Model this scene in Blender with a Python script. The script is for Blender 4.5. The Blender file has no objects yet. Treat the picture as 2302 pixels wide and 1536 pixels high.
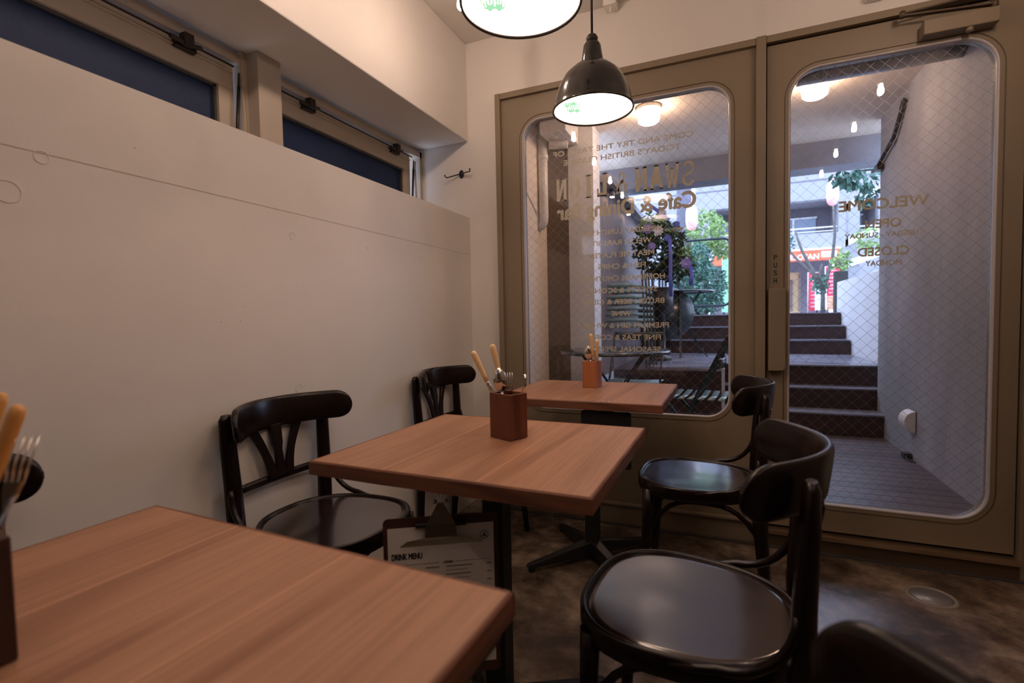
import bpy, bmesh, math, random
from mathutils import Vector, Matrix
random.seed(7)
PI = math.pi
scene = bpy.context.scene
COL = scene.collection

# ------------------------------------------------------------------ camera
CAM = Vector((1.3115, -2.5007, 1.0386))
yaw, pitch, roll = [math.radians(a) for a in (23.1095, -2.5962, -1.1342)]
fw = Vector((-math.sin(yaw)*math.cos(pitch), math.cos(yaw)*math.cos(pitch), math.sin(pitch)))
rt = Vector((math.cos(yaw), math.sin(yaw), 0)); upv = rt.cross(fw)
R2 = rt*math.cos(roll)+upv*math.sin(roll); U2 = -rt*math.sin(roll)+upv*math.cos(roll)
cd = bpy.data.cameras.new('camera'); cam = bpy.data.objects.new('camera', cd); COL.objects.link(cam)
m = Matrix((R2, U2, -fw)).transposed().to_4x4(); m.translation = CAM
cam.matrix_world = m
cd.sensor_width = 36.0; cd.lens = 1109.81/2302*36.0; cd.clip_start = 0.02; cd.clip_end = 300
cd.dof.use_dof = True; cd.dof.focus_distance = 1.9; cd.dof.aperture_fstop = 3.2
scene.camera = cam

# ------------------------------------------------------------------ world and exposure
w = bpy.data.worlds.new('world'); scene.world = w; w.use_nodes = True
bg = w.node_tree.nodes['Background']
bg.inputs[0].default_value = (0.66, 0.76, 1.0, 1); bg.inputs[1].default_value = 5.4
vs = scene.view_settings
vs.view_transform = 'Standard'; vs.look = 'None'; vs.gamma = 1; vs.exposure = -0.08
vs.use_curve_mapping = False
LAMP = (1.0, 0.71, 0.545)
DISC_L = 12.0; BULB_L = 300.0

# ------------------------------------------------------------------ materials
def nt(name):
    mt = bpy.data.materials.new(name); mt.use_nodes = True
    return mt, mt.node_tree.nodes, mt.node_tree.links, mt.node_tree.nodes['Principled BSDF']
def pmat(name, col, rough=.5, metal=0, spec=.5, coat=0, noise=0, nscale=20, bump=0, bscale=80, emis=None, es=0, stretch=None, col2=None, cr=(.35,.65)):
    mt, N, L, b = nt(name)
    b.inputs['Base Color'].default_value = (*col, 1); b.inputs['Roughness'].default_value = rough
    b.inputs['Metallic'].default_value = metal; b.inputs['Specular IOR Level'].default_value = spec
    b.inputs['Coat Weight'].default_value = coat; b.inputs['Coat Roughness'].default_value = .12
    tc = N.new('ShaderNodeTexCoord'); mp = N.new('ShaderNodeMapping'); L.new(tc.outputs['Object'], mp.inputs[0])
    if stretch: mp.inputs['Scale'].default_value = stretch
    if noise or col2:
        n = N.new('ShaderNodeTexNoise'); n.inputs['Scale'].default_value = nscale; n.inputs['Detail'].default_value = 6
        L.new(mp.outputs[0], n.inputs[0])
        r = N.new('ShaderNodeValToRGB'); L.new(n.outputs[0], r.inputs[0])
        c2 = col2 or tuple(c*(1-noise) for c in col)
        r.color_ramp.elements[0].position = cr[0]; r.color_ramp.elements[1].position = cr[1]
        r.color_ramp.elements[0].color = (*c2, 1); r.color_ramp.elements[1].color = (*col, 1)
        L.new(r.outputs[0], b.inputs['Base Color'])
    if bump:
        n = N.new('ShaderNodeTexNoise'); n.inputs['Scale'].default_value = bscale; n.inputs['Detail'].default_value = 5
        L.new(mp.outputs[0], n.inputs[0])
        bp = N.new('ShaderNodeBump'); bp.inputs['Strength'].default_value = bump; bp.inputs['Distance'].default_value = .01
        L.new(n.outputs[0], bp.inputs['Height']); L.new(bp.outputs[0], b.inputs['Normal'])
    if emis:
        b.inputs['Emission Color'].default_value = (*emis, 1); b.inputs['Emission Strength'].default_value = es
    return mt

def wall_mat():
    mt, N, L, b = nt('painted_concrete')
    tc = N.new('ShaderNodeTexCoord')
    n = N.new('ShaderNodeTexNoise'); n.inputs['Scale'].default_value = 1.4; n.inputs['Detail'].default_value = 5
    L.new(tc.outputs['Object'], n.inputs[0])
    r = N.new('ShaderNodeValToRGB'); L.new(n.outputs[0], r.inputs[0])
    r.color_ramp.elements[0].position = .3; r.color_ramp.elements[1].position = .7
    r.color_ramp.elements[0].color = (.70, .675, .64, 1); r.color_ramp.elements[1].color = (.78, .755, .72, 1)
    v = N.new('ShaderNodeTexVoronoi'); v.inputs['Scale'].default_value = 26; v.inputs['Randomness'].default_value = 1
    n3 = N.new('ShaderNodeTexNoise'); n3.inputs['Scale'].default_value = 2.2
    L.new(tc.outputs['Object'], v.inputs[0]); L.new(tc.outputs['Object'], n3.inputs[0])
    mth = N.new('ShaderNodeMath'); mth.operation = 'LESS_THAN'; L.new(v.outputs['Distance'], mth.inputs[0])
    sc = N.new('ShaderNodeMapRange'); sc.inputs[1].default_value = .56; sc.inputs[2].default_value = .75; sc.inputs[3].default_value = 0.0; sc.inputs[4].default_value = .10
    L.new(n3.outputs[0], sc.inputs[0]); L.new(sc.outputs[0], mth.inputs[1])
    mx = N.new('ShaderNodeMix'); mx.data_type = 'RGBA'; L.new(mth.outputs[0], mx.inputs[0])
    L.new(r.outputs[0], mx.inputs[6]); mx.inputs[7].default_value = (.30, .26, .22, 1)
    L.new(mx.outputs[2], b.inputs['Base Color']); b.inputs['Roughness'].default_value = .6
    n2 = N.new('ShaderNodeTexNoise'); n2.inputs['Scale'].default_value = 9; n2.inputs['Detail'].default_value = 8
    L.new(tc.outputs['Object'], n2.inputs[0])
    bp = N.new('ShaderNodeBump'); bp.inputs['Strength'].default_value = .25; bp.inputs['Distance'].default_value = .01
    L.new(n2.outputs[0], bp.inputs['Height']); L.new(bp.outputs[0], b.inputs['Normal'])
    return mt

def wood_mat(name, c1, c2, c3, axis='Y', rough=.45, seams=None, ring=16.0, coat=0):
    """long grain along one axis of the object, with optional plank seams at given cross positions"""
    mt, N, L, b = nt(name)
    tc = N.new('ShaderNodeTexCoord'); mp = N.new('ShaderNodeMapping'); L.new(tc.outputs['Object'], mp.inputs[0])
    s = {'X': (.12, 1, 1), 'Y': (1, .12, 1), 'Z': (1, 1, .12)}[axis]
    mp.inputs['Scale'].default_value = s
    n0 = N.new('ShaderNodeTexNoise'); n0.inputs['Scale'].default_value = 3.2; n0.inputs['Detail'].default_value = 2; n0.inputs['Roughness'].default_value=.45
    L.new(mp.outputs[0], n0.inputs[0])
    mu = N.new('ShaderNodeMath'); mu.operation = 'MULTIPLY'; mu.inputs[1].default_value = ring*2.6; L.new(n0.outputs[0], mu.inputs[0])
    sn = N.new('ShaderNodeMath'); sn.operation = 'SINE'; L.new(mu.outputs[0], sn.inputs[0])
    ab = N.new('ShaderNodeMapRange'); ab.inputs[1].default_value = -1; L.new(sn.outputs[0], ab.inputs[0])
    r = N.new('ShaderNodeValToRGB'); L.new(ab.outputs[0], r.inputs[0])
    e = r.color_ramp.elements; e[0].position = 0; e[0].color = (*c2, 1); e[1].position = .55; e[1].color = (*c1, 1)
    n1 = N.new('ShaderNodeTexNoise'); n1.inputs['Scale'].default_value = 2.6; n1.inputs['Detail'].default_value = 3
    L.new(tc.outputs['Object'], n1.inputs[0])
    mx = N.new('ShaderNodeMix'); mx.data_type = 'RGBA'
    mr = N.new('ShaderNodeMapRange'); mr.inputs[1].default_value = .35; mr.inputs[2].default_value = .7; mr.inputs[4].default_value = .75
    L.new(n1.outputs[0], mr.inputs[0]); L.new(mr.outputs[0], mx.inputs[0]); L.new(r.outputs[0], mx.inputs[6]); mx.inputs[7].default_value = (*c3, 1)
    n2 = N.new('ShaderNodeTexNoise'); n2.inputs['Scale'].default_value = 160; mp2 = N.new('ShaderNodeMapping'); L.new(tc.outputs['Object'], mp2.inputs[0])
    mp2.inputs['Scale'].default_value = {'X': (.03, 1, 1), 'Y': (1, .03, 1), 'Z': (1, 1, .03)}[axis]; L.new(mp2.outputs[0], n2.inputs[0])
    mx2 = N.new('ShaderNodeMix'); mx2.data_type = 'RGBA'; mx2.blend_type = 'MULTIPLY'; mx2.inputs[0].default_value = .35
    r2 = N.new('ShaderNodeValToRGB'); L.new(n2.outputs[0], r2.inputs[0]); r2.color_ramp.elements[0].position = .3; r2.color_ramp.elements[0].color = (.45, .4, .36, 1); r2.color_ramp.elements[1].position = .6
    L.new(mx.outputs[2], mx2.inputs[6]); L.new(r2.outputs[0], mx2.inputs[7])
    out = mx2.outputs[2]
    if seams:
        sp = N.new('ShaderNodeSeparateXYZ'); L.new(tc.outputs['Object'], sp.inputs[0])
        for sx in seams:
            a = N.new('ShaderNodeMath'); a.operation = 'SUBTRACT'; a.inputs[1].default_value = sx; L.new(sp.outputs['X'], a.inputs[0])
            a2 = N.new('ShaderNodeMath'); a2.operation = 'ABSOLUTE'; L.new(a.outputs[0], a2.inputs[0])
            a3 = N.new('ShaderNodeMath'); a3.operation = 'LESS_THAN'; a3.inputs[1].default_value = .0012; L.new(a2.outputs[0], a3.inputs[0])
            mm = N.new('ShaderNodeMix'); mm.data_type = 'RGBA'; L.new(a3.outputs[0], mm.inputs[0]); L.new(out, mm.inputs[6]); mm.inputs[7].default_value = (c1[0]*1.35, c1[1]*1.35, c1[2]*1.4, 1)
            out = mm.outputs[2]
    L.new(out, b.inputs['Base Color']); b.inputs['Roughness'].default_value = rough; b.inputs['Coat Weight'].default_value = coat; b.inputs['Coat Roughness'].default_value = .15
    bp = N.new('ShaderNodeBump'); bp.inputs['Strength'].default_value = .08; bp.inputs['Distance'].default_value = .003
    L.new(n2.outputs[0], bp.inputs['Height']); L.new(bp.outputs[0], b.inputs['Normal'])
    return mt

def floor_mat():
    mt, N, L, b = nt('worn_concrete_floor')
    tc = N.new('ShaderNodeTexCoord')
    n = N.new('ShaderNodeTexNoise'); n.inputs['Scale'].default_value = 4.5; n.inputs['Detail'].default_value = 10; n.inputs['Roughness'].default_value = .65
    n.inputs['Distortion'].default_value = .25
    L.new(tc.outputs['Object'], n.inputs[0])
    r = N.new('ShaderNodeValToRGB'); L.new(n.outputs[0], r.inputs[0])
    e = r.color_ramp.elements; e[0].position = .34; e[0].color = (.036, .023, .015, 1); e[1].position = .68; e[1].color = (.29, .225, .17, 1)
    x = r.color_ramp.elements.new(.5); x.color = (.115, .082, .058, 1)
    n2 = N.new('ShaderNodeTexNoise'); n2.inputs['Scale'].default_value = 22; n2.inputs['Detail'].default_value = 8; L.new(tc.outputs['Object'], n2.inputs[0])
    mx = N.new('ShaderNodeMix'); mx.data_type = 'RGBA'; mx.blend_type = 'OVERLAY'; mx.inputs[0].default_value = .55
    L.new(r.outputs[0], mx.inputs[6]); L.new(n2.outputs[0], mx.inputs[7])
    L.new(mx.outputs[2], b.inputs['Base Color'])
    rr = N.new('ShaderNodeMapRange'); rr.inputs[3].default_value = .14; rr.inputs[4].default_value = .34; b.inputs['Specular IOR Level'].default_value = .8; L.new(n.outputs[0], rr.inputs[0]); L.new(rr.outputs[0], b.inputs['Roughness'])
    bp = N.new('ShaderNodeBump'); bp.inputs['Strength'].default_value = .15; bp.inputs['Distance'].default_value = .004
    L.new(n2.outputs[0], bp.inputs['Height']); L.new(bp.outputs[0], b.inputs['Normal'])
    return mt

def glass_mat(name, tint=(.95, .97, 1), base=.05, edge=.6):
    mt = bpy.data.materials.new(name); mt.use_nodes = True; N = mt.node_tree.nodes; L = mt.node_tree.links; N.clear()
    o = N.new('ShaderNodeOutputMaterial'); t = N.new('ShaderNodeBsdfTransparent'); t.inputs[0].default_value = (*tint, 1)
    g = N.new('ShaderNodeBsdfGlossy'); g.inputs['Roughness'].default_value = 0.0
    lw = N.new('ShaderNodeLayerWeight'); lw.inputs[0].default_value = .5
    p = N.new('ShaderNodeMath'); p.operation = 'POWER'; p.inputs[1].default_value = 4; L.new(lw.outputs['Facing'], p.inputs[0])
    mr = N.new('ShaderNodeMapRange'); mr.inputs[3].default_value = base; mr.inputs[4].default_value = edge; L.new(p.outputs[0], mr.inputs[0])
    mx = N.new('ShaderNodeMixShader'); L.new(mr.outputs[0], mx.inputs[0]); L.new(t.outputs[0], mx.inputs[1]); L.new(g.outputs[0], mx.inputs[2]); L.new(mx.outputs[0], o.inputs[0])
    return mt
def emat(name, col, s):
    mt = bpy.data.materials.new(name); mt.use_nodes = True; N = mt.node_tree.nodes; L = mt.node_tree.links; N.clear()
    o = N.new('ShaderNodeOutputMaterial'); e = N.new('ShaderNodeEmission'); e.inputs[0].default_value = (*col, 1); e.inputs[1].default_value = s; L.new(e.outputs[0], o.inputs[0])
    return mt

M = {}
M['wall'] = wall_mat()
M['wall_line'] = pmat('joint_line', (.56, .50, .43), .8)
M['ceiling'] = pmat('ceiling_paint', (.76, .73, .69), .7, noise=.08, nscale=3, bump=.1, bscale=25)
M['floor'] = floor_mat()
M['table'] = wood_mat('table_wood', (.44, .235, .145), (.31, .15, .085), (.36, .185, .10), 'Y', .42, seams=(-.125, .098))
M['table_edge'] = wood_mat('table_edge_wood', (.22, .085, .045), (.12, .045, .025), (.18, .07, .036), 'X', .5, ring=30)  # edge woods darkened: shade of the unlit table sides put into the colour
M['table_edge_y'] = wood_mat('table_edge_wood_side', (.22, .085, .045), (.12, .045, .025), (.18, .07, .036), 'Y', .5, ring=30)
M['box'] = wood_mat('box_wood', (.17, .052, .026), (.085, .022, .012), (.13, .038, .019), 'Z', .42, ring=14)
M['box_far'] = wood_mat('box_wood_light', (.42, .15, .055), (.30, .095, .035), (.36, .12, .045), 'Z', .42, ring=14)
M['box_dark'] = wood_mat('box_wood_dark', (.05, .02, .015), (.03, .012, .01), (.04, .016, .012), 'Z', .5, ring=14)
M['chair'] = pmat('dark_stained_beech', (.012, .006, .005), .27, spec=.28, noise=.5, nscale=6, stretch=(8, 1, 8), coat=.06)
M['chair_seat'] = pmat('dark_stained_plywood', (.024, .011, .009), .22, noise=.45, nscale=5, stretch=(1, 9, 1), coat=1.0)
M['chair_seat'].node_tree.nodes['Principled BSDF'].inputs['Coat IOR'].default_value = 1.75
M['iron'] = pmat('black_iron', (.010, .010, .011), .42, bump=.1, bscale=200)
M['blackpaint'] = pmat('black_enamel', (.010, .009, .009), .16, coat=.5)
M['white_enamel'] = pmat('white_enamel', (.85, .83, .78), .25)
M['cord'] = pmat('black_cord', (.012, .011, .011), .6)
M['frame'] = pmat('olive_brown_metal_paint', (.235, .185, .125), .42, spec=.5, noise=.06, nscale=4, bump=.04, bscale=300)
M['frame_dark'] = pmat('brown_metal_paint', (.085, .055, .032), .4)
M['sill'] = pmat('brushed_steel_sill', (.50, .38, .26), .28, metal=.9, bump=.05, bscale=150, stretch=(.05, 1, 1))
M['gasket'] = pmat('grey_gasket', (.45, .43, .45), .32)
M['gasket_dark'] = pmat('dark_gasket', (.05, .05, .05), .5)
M['glass'] = glass_mat('wired_glass', (.93, .95, .99), .038, .5)
M['wire'] = pmat('wire', (.33, .33, .35), .4, metal=.5)
M['vinyl'] = pmat('olive_gold_vinyl', (.72, .62, .42), .6)
M['frost'] = pmat('frosted_blue_glass', (.006, .022, .072), .5, spec=.25, bump=.25, bscale=60)
M['frost'].node_tree.nodes['Principled BSDF'].inputs['Transmission Weight'].default_value = .15
M['alu'] = pmat('painted_window_frame', (.42, .36, .29), .45)
M['bronze'] = pmat('dark_bronze_latch', (.04, .03, .022), .4, metal=.6)
M['ivory'] = pmat('ivory_handle', (.86, .60, .32), .28, noise=.12, nscale=30, stretch=(1, 1, .1))
M['orange_handle'] = pmat('amber_handle', (.72, .36, .10), .35)
M['steel'] = pmat('polished_steel', (.78, .75, .70), .13, metal=1)
M['chrome'] = pmat('clip_metal', (.42, .39, .34), .25, metal=1)
M['clipboard'] = pmat('brown_hardboard', (.075, .030, .022), .5, noise=.2, nscale=40)
M['paper'] = pmat('menu_paper', (.80, .76, .70), .7)
M['ink'] = pmat('ink', (.015, .014, .014), .7)
M['inkgrey'] = pmat('grey_ink', (.12, .10, .09), .7)
M['green_letter'] = emat('green_letter', (.50, 1.0, .60), .9)
M['disc'] = emat('lamp_diffuser', LAMP, DISC_L*1.1); M['disc_dim'] = emat('lamp_diffuser_dimmed', LAMP, DISC_L*.25)
M['bulb'] = emat('lamp_bulb', LAMP, BULB_L)
M['drum'] = emat('outdoor_lamp_glass', (1.0, .66, .44), 60.0)
M['exit'] = pmat('green_sign', (.10, .5, .2), .5, emis=(.2, .9, .4), es=.6)
# outdoors
M['deck'] = wood_mat('deck_boards', (.13, .095, .10), (.08, .06, .065), (.105, .08, .085), 'X', .38, ring=12)
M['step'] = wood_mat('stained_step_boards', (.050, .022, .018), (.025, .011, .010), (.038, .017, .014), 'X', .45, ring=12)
M['tread'] = wood_mat('pale_tread_boards', (.30, .30, .36), (.10, .09, .11), (.22, .21, .26), 'X', .22, ring=9)  # pale bluish boards, much lighter than the risers
M['out_ceiling'] = pmat('outdoor_soffit', (.84, .72, .60), .8, noise=.06, nscale=6)
M['out_wall'] = pmat('grey_render_wall', (.42, .41, .43), .75, noise=.35, nscale=2.2, stretch=(1, 1, .35), bump=.3, bscale=30)
M['white_render'] = pmat('white_render_wall', (.80, .80, .82), .8, noise=.06, nscale=4, bump=.1, bscale=60)
M['brown_render'] = pmat('brown_wall_panel', (.20, .145, .10), .8, noise=.12, nscale=8)
M['beam'] = pmat('grey_lintel_concrete', (.27, .27, .31), .8, noise=.15, nscale=6)
M['white_pipe'] = pmat('white_pipe_paint', (.80, .77, .74), .35)
M['duct'] = pmat('galvanised_duct', (.36, .36, .37), .38, metal=.7, noise=.25, nscale=6)
M['slate'] = pmat('corrugated_cladding', (.24, .20, .21), .6, noise=.2, nscale=10)
M['teal'] = pmat('grey_green_powder_coat', (.028, .050, .058), .25, coat=.5)
M['teal_light'] = pmat('green_seat_slat', (.20, .34, .37), .25, coat=.4)
M['lily'] = pmat('leaf_green', (.12, .24, .06), .6, noise=.5, nscale=9)
M['leaf_dark'] = pmat('dark_leaf', (.03, .07, .022), .6, noise=.5, nscale=12)
M['leaf_light'] = pmat('pale_leaf', (.30, .46, .16), .6, noise=.35, nscale=4)
M['leaf_teal'] = pmat('blue_green_leaf', (.10, .25, .19), .6, noise=.4, nscale=5)
M['bark'] = pmat('bark', (.14, .13, .12), .8)
M['petal'] = pmat('lavender_petal', (.36, .32, .80), .6)
M['petal_w'] = pmat('white_petal', (.80, .78, .85), .6)
M['ribbon'] = pmat('blue_ribbon', (.14, .17, .72), .5)
M['pot'] = pmat('black_stand', (.012, .012, .012), .5)
M['concrete_pole'] = pmat('grey_pole', (.17, .17, .22), .7, noise=.1, nscale=4)
M['facade'] = pmat('pale_tile_facade', (.34, .35, .38), .8, noise=.06, nscale=30)
M['facade_dark'] = pmat('balcony_recess', (.17, .16, .19), .8)
M['win_blue'] = pmat('window_curtain_glass', (.26, .33, .42), .4)
M['sign_red'] = pmat('orange_red_sign', (.85, .17, .07), .5)
M['sign_white'] = pmat('white_sign', (.85, .85, .85), .5)
M['banner'] = pmat('red_banner', (.75, .05, .10), .6)
M['banner_o'] = pmat('orange_banner', (.80, .38, .20), .6)
M['shopwood'] = pmat('light_wood_door', (.50, .36, .20), .5)
M['asphalt'] = pmat('pavement', (.30, .30, .32), .85, noise=.2, nscale=8)
M['lantern'] = pmat('paper_lantern', (.85, .80, .76), .6, emis=(1, .85, .8), es=.9)
M['lantern_red'] = pmat('lantern_red_print', (.85, .42, .42), .6, emis=(1, .40, .38), es=.5)
M['fence'] = pmat('dark_blue_black_tube', (.012, .022, .035), .35)
M['steelbase'] = pmat('grey_fixture', (.55, .55, .60), .4)

# ------------------------------------------------------------------ mesh building
class MB:
    def __init__(s): s.bm = bmesh.new(); s.mi = 0
    def face(s, vs, smooth=False):
        try: f = s.bm.faces.new(vs)
        except ValueError: return None
        f.material_index = s.mi; f.smooth = smooth; return f
    def box(s, lo, hi, mat=None):
        x0, y0, z0 = lo; x1, y1, z1 = hi
        P = [Vector(p) for p in ((x0,y0,z0),(x1,y0,z0),(x1,y1,z0),(x0,y1,z0),(x0,y0,z1),(x1,y0,z1),(x1,y1,z1),(x0,y1,z1))]
        if mat: P = [mat @ p for p in P]
        v = [s.bm.verts.new(p) for p in P]
        for q in ((3,2,1,0),(4,5,6,7),(0,1,5,4),(1,2,6,5),(2,3,7,6),(3,0,4,7)): s.face([v[i] for i in q])
    def bar(s, a, b, wx, wy, up=(0,0,1), taper=1.0):
        a = Vector(a); b = Vector(b); d = (b-a).normalized(); u = Vector(up)
        if abs(d.dot(u)) > .99: u = Vector((0,1,0))
        sx = d.cross(u).normalized(); sy = sx.cross(d).normalized(); v = []
        for p, k in ((a,1),(b,taper)):
            for i, j in ((-1,-1),(1,-1),(1,1),(-1,1)): v.append(s.bm.verts.new(p+sx*wx*.5*i*k+sy*wy*.5*j*k))
        for q in ((3,2,1,0),(4,5,6,7),(0,1,5,4),(1,2,6,5),(2,3,7,6),(3,0,4,7)): s.face([v[i] for i in q])
    def tube(s, pts, r, n=10, ry=None, up=None, close=False, caps=True):
        """round (or oval) rod along a path; r may be a list"""
        pts = [Vector(p) for p in pts]; k = len(pts)
        rs = r if isinstance(r, (list, tuple)) else [r]*k
        rys = rs if ry is None else (ry if isinstance(ry, (list, tuple)) else [ry]*k)
        rings = []; prev = Vector(up) if up else None
        for i, p in enumerate(pts):
            if close: d = pts[(i+1) % k]-pts[i-1]
            else: d = pts[min(i+1, k-1)]-pts[max(i-1, 0)]
            d.normalize()
            if prev is None: prev = Vector((0,0,1)) if abs(d.z) < .9 else Vector((0,1,0))
            a = (prev-d*prev.dot(d))
            if a.length < 1e-5: a = d.orthogonal()
            a.normalize()
            if not up: prev = a
            b = d.cross(a)
            rings.append([s.bm.verts.new(p+a*math.cos(2*PI*j/n)*rys[i]+b*math.sin(2*PI*j/n)*rs[i]) for j in range(n)])
        for i in range(k if close else k-1):
            A = rings[i]; B = rings[(i+1) % k]
            for j in range(n): s.face((A[j], A[(j+1) % n], B[(j+1) % n], B[j]), True)
        if caps and not close:
            s.face(rings[0][::-1]); s.face(rings[-1])
    def lathe(s, prof, n=40, c=(0,0,0), mat=None, smooth=True):
        rings = []
        for r, z in prof:
            if r < 1e-6:
                p = Vector((c[0], c[1], c[2]+z)); p = mat @ p if mat else p; rings.append([s.bm.verts.new(p)])
            else:
                L_ = []
                for j in range(n):
                    p = Vector((c[0]+r*math.cos(2*PI*j/n), c[1]+r*math.sin(2*PI*j/n), c[2]+z)); L_.append(s.bm.verts.new(mat @ p if mat else p))
                rings.append(L_)
        for A, B in zip(rings, rings[1:]):
            for j in range(n):
                k = (j+1) % n
                if len(A) == 1 and len(B) == 1: continue
                if len(A) == 1: s.face((A[0], B[k], B[j])[::-1], smooth)
                elif len(B) == 1: s.face((A[j], A[k], B[0]), smooth)
                else: s.face((A[j], A[k], B[k], B[j]), smooth)
    def prism(s, poly, z0, z1, mat=None, bev=0):
        """poly in xy extruded z0..z1"""
        loops = []
        zs = [(z0, 0), (z1, 0)] if not bev else [(z0, bev), (z0+bev, 0), (z1-bev, 0), (z1, bev)]
        cx = sum(p[0] for p in poly)/len(poly); cy = sum(p[1] for p in poly)/len(poly)
        for z, ins in zs:
            L_ = []
            for x, y in poly:
                d = Vector((x-cx, y-cy)); l = d.length
                k = (l-ins)/l if l > ins else 1
                p = Vector((cx+d.x*k, cy+d.y*k, z)); L_.append(s.bm.verts.new(mat @ p if mat else p))
            loops.append(L_)
        s.face(loops[0][::-1]); s.face(loops[-1])
        n = len(poly)
        for A, B in zip(loops, loops[1:]):
            for j in range(n): s.face((A[j], A[(j+1) % n], B[(j+1) % n], B[j]))
    def sweep(s, sects, smooth=True, caps=True):
        """list of closed cross-section loops"""
        R = [[s.bm.verts.new(Vector(p)) for p in S] for S in sects]; n = len(R[0])
        for A, B in zip(R, R[1:]):
            for j in range(n): s.face((A[j], A[(j+1) % n], B[(j+1) % n], B[j]), smooth)
        if caps: s.face(R[0][::-1]); s.face(R[-1])
    def quad(s, a, b, c, d): s.face([s.bm.verts.new(Vector(p)) for p in (a, b, c, d)])
    def build(s, name, mats, parent=None, bevel=0, loc=None, auto=True, seg=2):
        bmesh.ops.recalc_face_normals(s.bm, faces=s.bm.faces[:])
        me = bpy.data.meshes.new(name); s.bm.to_mesh(me); s.bm.free()
        for x in (mats if isinstance(mats, (list, tuple)) else [mats]): me.materials.append(x)
        o = bpy.data.objects.new(name, me); COL.objects.link(o)
        if parent: o.parent = parent
        if loc: o.location = loc
        if bevel:
            b = o.modifiers.new('bevel', 'BEVEL'); b.width = bevel; b.segments = seg; b.limit_method = 'ANGLE'; b.angle_limit = .7
        return o

def tag(o, label=None, cat=None, group=None, kind=None):
    if label: o['label'] = label
    if cat: o['category'] = cat
    if group: o['group'] = group
    if kind: o['kind'] = kind
    return o
def thing(name, loc, rz=0, label=None, cat=None, group=None, kind=None):
    o = bpy.data.objects.new(name, None); COL.objects.link(o); o.location = loc; o.rotation_euler = (0, 0, rz)
    o.empty_display_size = .05
    return tag(o, label, cat, group, kind)
def boxo(name, lo, hi, mat, parent=None, bevel=0):
    b = MB(); b.box(lo, hi); return b.build(name, mat, parent, bevel)
def copy_tree(o, parent=None):
    c = o.copy(); COL.objects.link(c); c.parent = parent
    for ch in list(o.children): copy_tree(ch, c)
    return c

def text_mesh(name, body, cap, width, mat, parent, M4, bold=0.0, depth=.0004, cond=None, space=1.0):
    """lettering as a mesh; centred on its own origin; cap = capital height, width = total width"""
    cu = bpy.data.curves.new(name, 'FONT'); cu.body = body; cu.size = 1.0; cu.extrude = 0; cu.offset = 0
    cu.space_character = space; cu.resolution_u = 4
    o = bpy.data.objects.new(name, cu); COL.objects.link(o)
    dg = bpy.context.evaluated_depsgraph_get(); dg.update()
    me = bpy.data.meshes.new_from_object(o.evaluated_get(dg))
    bpy.data.objects.remove(o); bpy.data.curves.remove(cu)
    xs = [v.co.x for v in me.vertices]; ys = [v.co.y for v in me.vertices]
    x0, x1 = min(xs), max(xs)
    caph = .729
    sx = width/(x1-x0) if width else cap/caph
    sy = cap/caph
    for v in me.vertices: v.co = Vector(((v.co.x-(x0+x1)/2)*sx, (v.co.y-caph/2)*sy, depth))
    if bold:
        bm = bmesh.new(); bm.from_mesh(me); src = bm.copy(); o_ = cap/caph*bold
        for k, (dx, dy) in enumerate(((1, 0), (-1, 0), (0, 1), (0, -1))):
            vm = {}
            for v in src.verts: vm[v] = bm.verts.new((v.co.x+dx*o_, v.co.y+dy*o_, v.co.z+.00001*(k+1)))
            for f in src.faces: bm.faces.new([vm[v] for v in f.verts])
        bm.to_mesh(me); bm.free(); src.free()
    me.materials.append(mat); me.name = name
    n = bpy.data.objects.new(name, me); COL.objects.link(n); n.matrix_basis = M4
    if parent: n.parent = parent
    return n

def rrect(x0, x1, z0, z1, r, n=8):
    """counter-clockwise loop with corner centre info"""
    P = []
    for cx, cz, a0, c in ((x1-r, z1-r, 0, 0), (x0+r, z1-r, PI/2, 1), (x0+r, z0+r, PI, 2), (x1-r, z0+r, 1.5*PI, 3)):
        for i in range(n+1):
            a = a0+PI/2*i/n; P.append((cx+r*math.cos(a), cz+r*math.sin(a), c))
    return P
def frame_panel(b, ox0, ox1, oz0, oz1, hole, ya, yb):
    C4 = [(ox1, oz1), (ox0, oz1), (ox0, oz0), (ox1, oz0)]
    fr = {}
    for y in (ya, yb):
        oc = [b.bm.verts.new((x, y, z)) for x, z in C4]; ic = [b.bm.verts.new((x, y, z)) for x, z, c in hole]; fr[y] = (oc, ic)
        n = len(hole)
        for i in range(n):
            j = (i+1) % n; ci, cj = hole[i][2], hole[j][2]
            if ci == cj: b.face((oc[ci], ic[i], ic[j]))
            else: b.face((oc[ci], ic[i], ic[j], oc[cj]))
    (oa, ia), (ob, ib) = fr[ya], fr[yb]
    for i in range(4): b.face((oa[i], oa[(i+1) % 4], ob[(i+1) % 4], ob[i]))
    n = len(hole)
    for i in range(n): b.face((ia[i], ia[(i+1) % n], ib[(i+1) % n], ib[i]), True)

# ================================================================== the room
ZL, ZS, ZC = 1.6136, 2.0355, 2.569     # ledge, soffit, ceiling heights
ND = .32                               # depth of the window niche
YB, XR = -5.2, 3.3
b = MB()
b.box((-.30, YB, 0), (0, 0, ZL))
b.mi = 1
b.box((-.001, YB, 1.4045), (.0006, 0, 1.4065))
b.mi = 0
# shallow form-tie rings
for (y, z, r) in ((-1.976, 1.313, .022), (-1.918, 1.397, .013), (-1.265, 1.329, .012), (-.51, 1.33, .013), (-1.262, .82, .014), (-.512, .826, .013), (-.888, 1.335, .006)):
    pts = [(.0002, y+r*math.cos(a*PI/10), z+r*math.sin(a*PI/10)) for a in range(20)]
    b.tube(pts, .0009, 6, close=True)
wl = b.build('wall_left', [M['wall'], M['wall_line']]); tag(wl, kind='structure')
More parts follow.
